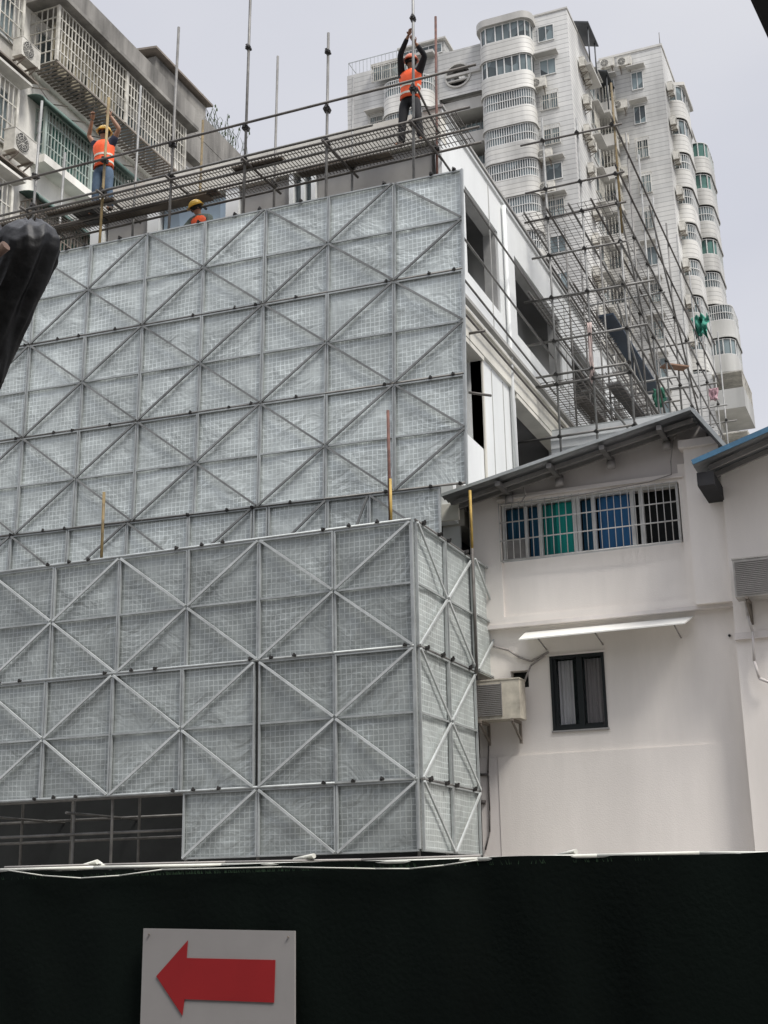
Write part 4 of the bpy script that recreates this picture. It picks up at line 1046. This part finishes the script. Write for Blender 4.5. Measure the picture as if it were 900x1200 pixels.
# board
sgn = thing('direction_board', 'white board, toned grey for shade, with a red arrow pointing left, fixed on the dark fence', 'sign', (atY(250,1150,YF-.08).x, YF-.08, .6))
bl = [atY(u,v,YF-.08) for u,v in ((168,1088),(345,1091))]
zb = .45
MB().prism([bl[0],bl[1],(bl[1].x,YF-.08,zb),(bl[0].x-.005,YF-.08,zb)], (0,.02,0)).build('board', SIGNW, sgn)
ar = [atY(u,v,YF-.086) for u,v in ((183,1144),(220,1102),(218.5,1122.7),(322.5,1125),(321,1175),(216,1171),(213.5,1190))]
MB().prism(ar, (0,.004,0)).build('arrow', SIGNR, sgn)
for u, v in ((175,1095),(338,1098)): p = atY(u,v,YF-.083); MB().bar(p, p+Vector((0,-.008,0)), .006).build('screw', CAGED, sgn)

# ------------------------------------------------------------------ black wrapped lamp arm at the left
YT = 5.0
bt = thing('wrapped_lamp', 'black plastic wrapped around a street lamp head, hanging in at the left edge', 'street lamp', (-4.6,YT,0))
def T(u, v): return atY(u, v, YT)
spine = [((28,285),.10,.17),((40,280),.12,.1),((34,300),.135,.1),((26,325),.125,.1),((22,350),.10,.1),((14,375),.085,.09),((4,402),.055,.07),((-8,430),.04,.05),((-18,455),.02,.03)]
def lump(pts, seed, name, mat, parent):
    m = MB(); n = 72; vs = []; Q = []
    for (c0, r0, _), (c1, r1, _) in zip(pts, pts[1:]):
        for q in range(6): Q.append((c0.lerp(c1, q/6), r0+(r1-r0)*q/6))
    Q.append((pts[-1][0], pts[-1][1])); K = len(Q)
    for j, (c, r) in enumerate(Q):
        for i in range(n):
            a_ = 2*math.pi*i/n; x_, y_ = math.cos(a_), math.sin(a_)
            z_ = c.z
            f1 = 1-abs(noise.noise(Vector((x_*1.9+seed, y_*1.9+z_*1.1, z_*2.0))))*2.2
            f2 = 1-abs(noise.noise(Vector((x_*4.5, y_*4.5+seed, z_*4+x_))))*2
            k = .84+.18*f1+.025*f2
            vs.append(c+Vector((x_*r*k, y_*r*k*.8, .05*noise.noise(Vector((x_*2.2, y_*2.2, seed+z_*3)))*(1 if j else 1.6))))
    fs = [(j*n+i, j*n+(i+1)%n, (j+1)*n+(i+1)%n, (j+1)*n+i) for j in range(K-1) for i in range(n)]
    fs += [tuple(range(n-1,-1,-1)), tuple((K-1)*n+i for i in range(n))]
    m.add(vs, fs, True); o = m.build(name, mat, parent); return o
def row(rows, extra=0):
    out = []
    for l, r_, v in rows:
        a_ = T(l, v); b_ = T(r_, v); out.append(((a_+b_)/2, (b_-a_).length/2, 0))
    return out
lump(row([(28,44,262),(18,52,266),(4,60,276),(0,65,290),(0,64,300),(-6,56,318),(-14,47,338),(-24,37,358),(-34,27,382),(-42,16,406),(-50,6,430),(-56,-2,455)]), 1.3, 'plastic_wrap', BLACKT, bt)
lump(row([(-30,8,270),(-40,14,280),(-50,12,300),(-60,4,315),(-75,-20,330)]), 4.1, 'plastic_wrap', BLACKT, bt)
MB().bar(T(-25,360)+Vector((0,-.20,0)), T(43,312)+Vector((0,-.24,0)), .018, .026).build('arm', BROWN, bt)
MB().bar((T(-60,360).x, YT, 0), (T(-60,360).x, YT, 4.7), .06).build('post', POLED, bt)
MB().bar((T(-60,360).x, YT, 4.5), T(-5,300), .03).build('arm', POLED, bt)

# ------------------------------------------------------------------ workers
def skin_mesh(V, Eds, name, sub=1):
    """V: list of (co, rx, ry); Eds: edges. Returns evaluated mesh"""
    me = bpy.data.meshes.new(name); me.from_pydata([v[0] for v in V], Eds, []); o = bpy.data.objects.new(name, me); COL.objects.link(o)
    md = o.modifiers.new('skin','SKIN'); md.use_smooth_shade = True
    for i, v in enumerate(V):
        me.skin_vertices[0].data[i].radius = (v[1], v[2]); me.skin_vertices[0].data[i].use_root = (i == 0)
    ss = o.modifiers.new('sub','SUBSURF'); ss.levels = sub; ss.render_levels = sub
    dg = bpy.context.evaluated_depsgraph_get(); out = bpy.data.meshes.new_from_object(o.evaluated_get(dg)); bpy.data.objects.remove(o)
    for p in out.polygons: p.use_smooth = True
    return out
def addhand(bm_, wrist, d, side, sc_=1.):
    """palm + five curled fingers closing round a pole; d = direction of forearm, side = thumb direction"""
    d = Vector(d).normalized(); side = Vector(side).normalized(); nrm = d.cross(side).normalized()
    m = MB(); W_ = Vector(wrist)
    m.bar(W_, W_+d*.085, .030, .038, 8)
    for i, L in enumerate((.075,.085,.08,.062)):
        b = W_+d*.085+side*(.027-.019*i); c1 = b+d*L*.42+nrm*.012; c2 = c1+d*L*.12+nrm*L*.36; c3 = c2-d*L*.2+nrm*L*.18
        m.bar(b,c1,.0105,.010,6); m.bar(c1,c2,.010,.009,6); m.bar(c2,c3,.009,.007,6)
    b = W_+d*.03+side*.03; c1 = b+d*.03+side*.022+nrm*.01; c2 = c1+d*.02+nrm*.03
    m.bar(b,c1,.013,.011,6); m.bar(c1,c2,.011,.009,6)
    me = bpy.data.meshes.new('h'); me.from_pydata([tuple(p) for p in m.v],[],m.f); bm_.from_mesh(me); bpy.data.meshes.remove(me)
def person(label, loc, rz, J, shirt, trousers, sleeve, helmet, vest=ORANGE, crouch=False):
    t = thing('person', label, 'person', loc); t.rotation_euler = (0,0,rz)
    def put(me, name, mat):
        me.materials.clear(); me.materials.append(mat); o = bpy.data.objects.new(name, me); COL.objects.link(o); o.parent = t; return o
    P = {k: Vector(v) for k, v in J.items()}
    def lerp(a, b, f): return P[a].lerp(P[b], f)
    # continuous body
    V = []; Ed = []; idx = {}
    def v(k, co, rx, ry=None): idx[k] = len(V); V.append((tuple(co), rx, ry or rx)); return idx[k]
    v('pel',P['pel'],.13,.10); v('sp',lerp('pel','ch',.5),.12,.09); v('ch',P['ch'],.14,.10); v('nb',P['nb'],.075,.075); v('nk',P['nk'],.052,.055)
    v('hd0',lerp('nk','hd',.45),.07,.08); v('hd',P['hd'],.085,.098); v('hd1',P['hd']+(P['hd']-P['nk']).normalized()*.06,.07,.08)
    Ed += [(0,1),(1,2),(2,3),(3,4),(4,5),(5,6),(6,7)]
    for s in 'LR':
        a = v('sh'+s,P['sh'+s],.058); b = v('el'+s,P['el'+s],.042); c = v('wr'+s,P['wr'+s],.028)
        m1 = v('ua'+s,lerp('sh'+s,'el'+s,.5),.05); m2 = v('fa'+s,lerp('el'+s,'wr'+s,.3),.042)
        Ed += [(idx['ch'],a),(a,m1),(m1,b),(b,m2),(m2,c)]
        h = v('hp'+s,P['hp'+s],.085,.09); k = v('kn'+s,P['kn'+s],.055); cf = v('cf'+s,lerp('kn'+s,'an'+s,.3),.055); an = v('an'+s,P['an'+s],.036); th = v('th'+s,lerp('hp'+s,'kn'+s,.5),.075)
        toe = v('to'+s,P['to'+s],.032,.03)
        Ed += [(0,h),(h,th),(th,k),(k,cf),(cf,an),(an,toe)]
    me = skin_mesh(V, Ed, 'body', 2)
    b_ = bmesh.new(); b_.from_mesh(me)
    for s in 'LR':
        addhand(b_, P['wr'+s], P['wr'+s]-P['el'+s]+Vector((0,0,.02)), P.get('thumb'+s, Vector((1 if s == 'L' else -1,0,0))))
    # face: nose, brows, ears, mouth (head faces local -Y)
    H = P['hd']; fd = Vector(J.get('face',(0,-1,0))).normalized(); rtv = fd.cross(Vector((0,0,1))).normalized(); uv = rtv.cross(fd)
    m = MB(); m.bar(H+fd*.085+uv*.015, H+fd*.112-uv*.018, .008, .014, 6); m.bar(H+fd*.088-uv*.045-rtv*.022, H+fd*.088-uv*.045+rtv*.022, .008, .008, 6)
    for s in (-1,1): m.bar(H+rtv*s*.08+uv*.02, H+rtv*s*.085-uv*.03, .014, .010, 6); m.bar(H+fd*.078+rtv*s*.033+uv*.018, H+fd*.088+rtv*s*.033+uv*.018, .014, .012, 6)
    me2 = bpy.data.meshes.new('f'); me2.from_pydata([tuple(p) for p in m.v],[],m.f); b_.from_mesh(me2)
    b_.to_mesh(me); b_.free(); put(me, 'body', SKIN)
    # hair and helmet
    def dome(c, rx, ry, rz_, z0, name, mat, brim=False):
        m = MB(); n, q = 18, 7; vs = []
        ax = (H-P['nk']).normalized(); bx_ = rtv; by_ = bx_.cross(ax)
        for j in range(q+1):
            ph_ = z0+(math.pi/2-z0)*j/q
            for i in range(n): a_ = 2*math.pi*i/n; vs.append(c+bx_*rx*math.cos(ph_)*math.cos(a_)+by_*ry*math.cos(ph_)*math.sin(a_)+ax*rz_*math.sin(ph_))
        fs = [(j*n+i,j*n+(i+1)%n,(j+1)*n+(i+1)%n,(j+1)*n+i) for j in range(q) for i in range(n)]
        if brim:
            b0 = len(vs)
            for rr_ in (1.0, 1.2):
                for i in range(n): a_ = 2*math.pi*i/n; k_ = rr_+(.16 if rr_ > 1 and math.sin(a_)*(1 if by_.dot(fd) > 0 else -1) > .5 else 0); vs.append(c+bx_*rx*k_*math.cos(a_)+by_*ry*k_*math.sin(a_)-ax*.005)
            fs += [(b0+i,b0+(i+1)%n,b0+n+(i+1)%n,b0+n+i) for i in range(n)]
        m.add(vs, fs, True); me_ = bpy.data.meshes.new(name); me_.from_pydata([tuple(p_) for p_ in m.v],[],m.f)
        for p_ in me_.polygons: p_.use_smooth = True
        o = put(me_, name, mat); md = o.modifiers.new('t','SOLIDIFY'); md.thickness = .006; return o
    dome(H+uv*.015, .097,.108,.10, -.5, 'hair', HAIR)
    dome(H+uv*.045, .118,.138,.115, 0, 'hard_hat', helmet, True)
    # clothing shells
    V2 = [(tuple(P['pel']),.155,.125),(tuple(lerp('pel','ch',.5)),.15,.12),(tuple(P['ch']),.165,.13),(tuple(P['nb']),.085,.085)]; E2 = [(0,1),(1,2),(2,3)]
    for s in 'LR':
        V2 += [(tuple(P['sh'+s]),.077,.077),(tuple(lerp('sh'+s,'el'+s,.55)),.065,.065)]; i = len(V2); E2 += [(2,i-2),(i-2,i-1)]
        if sleeve: V2 += [(tuple(P['el'+s]),.056,.056),(tuple(lerp('el'+s,'wr'+s,.85)),.042,.042)]; E2 += [(i-1,i),(i,i+1)]
    put(skin_mesh(V2,E2,'shirt',2), 'shirt', shirt)
    V3 = [(tuple(P['pel']+Vector((0,0,.06))),.16,.13),(tuple(P['pel']),.165,.135)]; E3 = [(0,1)]
    for s in 'LR':
        b0 = len(V3); V3 += [(tuple(P['hp'+s]),.105,.11),(tuple(lerp('hp'+s,'kn'+s,.5)),.095,.095),(tuple(P['kn'+s]),.078,.078),(tuple(lerp('kn'+s,'an'+s,.4)),.072,.075),(tuple(lerp('kn'+s,'an'+s,.95)),.062,.066)]
        E3 += [(1,b0),(b0,b0+1),(b0+1,b0+2),(b0+2,b0+3),(b0+3,b0+4)]
    put(skin_mesh(V3,E3,'trousers',2), 'trousers', trousers)
    # vest: open torso tube with arm cuts, solid and bands
    m = MB(); n = 26
    ax = (P['ch']-P['pel']); rows = [(-.02,.172,.145),(.25,.166,.14),(.55,.172,.142),(.85,.186,.15),(1.05,.195,.152),(1.22,.19,.145),(1.36,.15,.125),(1.44,.10,.10)]
    rs = (P['shL']-P['shR']).normalized(); fy = rs.cross(ax.normalized())
    ang0 = 2*math.pi*.06
    vs = []
    for f_, rx, ry in rows:
        c = P['pel']+ax*f_
        for i in range(n): a_ = math.pi/2*3+ang0+(2*math.pi-2*ang0)*i/(n-1); k_ = 1+.10*noise.noise(Vector((math.cos(a_)*2.5, math.sin(a_)*2.5+loc[0], f_*3))); vs.append(c+rs*rx*k_*math.cos(a_)+fy*ry*k_*math.sin(a_)+Vector((0,0,.02*noise.noise(Vector((a_*1.5,f_,loc[0]))))))
    fs = []
    for j in range(len(rows)-1):
        for i in range(n-1):
            a_ = (i+.5)/(n-1)
            fs.append((j*n+i,j*n+i+1,(j+1)*n+i+1,(j+1)*n+i))
    m.add(vs, fs, True)
    me_ = bpy.data.meshes.new('vest'); me_.from_pydata([tuple(p_) for p_ in m.v],[],m.f)
    for p_ in me_.polygons: p_.use_smooth = True
    o = put(me_,'vest',vest); o.modifiers.new('t','SOLIDIFY').thickness = .01
    m = MB()
    for f_ in (.2,.6):
        c = P['pel']+ax*f_; vs = []
        for i in range(n): 
            a_ = math.pi/2*3+ang0+(2*math.pi-2*ang0)*i/(n-1); q = rs*.186*math.cos(a_)+fy*.158*math.sin(a_); vs += [c+q-ax.normalized()*.02, c+q+ax.normalized()*.02]
        m.add(vs, [(2*i,2*i+2,2*i+3,2*i+1) for i in range(n-1)], True)
    me_ = bpy.data.meshes.new('vest_band'); me_.from_pydata([tuple(p_) for p_ in m.v],[],m.f); put(me_,'vest_band',REFL)
    for s in 'LR':
        VB = [(tuple(P['an'+s]+Vector((0,0,.08))),.055,.06),(tuple(P['an'+s]),.05,.055),(tuple(P['to'+s]),.042,.036)]
        put(skin_mesh(VB,[(0,1),(1,2)],'boot',1),'boot',BOOT)
    return t
# standing man on the right, stretched up to the pole
dz = 14.33
loc = Vector((-7.34,19.72,dz))
tgt = Vector((-7.04,19.08))
JA = dict(pel=(0,0,.93),ch=(.03,-.02,1.30),nb=(.04,-.03,1.44),nk=(.05,-.05,1.50),hd=(.06,-.07,1.63),face=(.3,-.9,.35),
  shL=(.20,-.03,1.43),shR=(-.14,-.02,1.45),elL=(.38,-.22,1.58),elR=(-.06,-.28,1.68),wrL=(.30,-.48,1.70),wrR=(.20,-.52,1.86),
  hpL=(.10,0,.90),hpR=(-.10,0,.90),knL=(.15,-.05,.50),knR=(-.15,-.02,.49),anL=(.18,.02,.09),anR=(-.20,.04,.09),toL=(.22,-.13,.045),toR=(-.26,-.10,.045))
pa = person('worker in orange vest and black trousers, arms raised to hold a tall pole', loc, 0, JA, BLACKC, BLACKC, True, HELO)
JB = dict(pel=(0,0,.93),ch=(-.01,0,1.30),nb=(-.01,0,1.45),nk=(-.01,-.01,1.50),hd=(-.01,-.02,1.63),face=(.2,-.9,.4),
  shL=(.18,0,1.43),shR=(-.19,0,1.43),elL=(.33,-.06,1.62),elR=(-.31,-.06,1.63),wrL=(.20,-.16,1.86),wrR=(-.18,-.16,1.88),
  hpL=(.10,0,.90),hpR=(-.10,0,.90),knL=(.14,-.03,.49),knR=(-.13,-.03,.49),anL=(.17,.02,.09),anR=(-.17,.03,.09),toL=(.20,-.13,.045),toR=(-.20,-.12,.045))
pb = person('worker on the left in open orange vest and blue jeans, bare forearms raised overhead', (-13.55,19.5,14.27), 0, JB, NAVY, JEANS, False, HELY); pb.scale = (1.07,)*3
JC = dict(pel=(0,.05,.85),ch=(-.03,-.02,1.18),nb=(-.05,-.08,1.31),nk=(-.06,-.10,1.36),hd=(-.08,-.15,1.46),face=(-.6,-.7,-.25),
  shL=(.15,-.06,1.27),shR=(-.22,-.08,1.26),elL=(.25,-.2,1.03),elR=(-.30,-.22,1.02),wrL=(.16,-.36,.92),wrR=(-.26,-.40,.92),
  hpL=(.10,.05,.82),hpR=(-.10,.05,.82),knL=(.14,-.08,.45),knR=(-.13,-.08,.45),anL=(.13,.05,.09),anR=(-.14,.05,.09),toL=(.16,-.1,.045),toR=(-.18,-.1,.045))
pc = person('worker in yellow hard hat half hidden behind the top edge of the screens', (-11.40,19.62,12.47), 0, JC, M('green_grey_shirt', (.10,.12,.10), .85), NAVY, True, HELY)
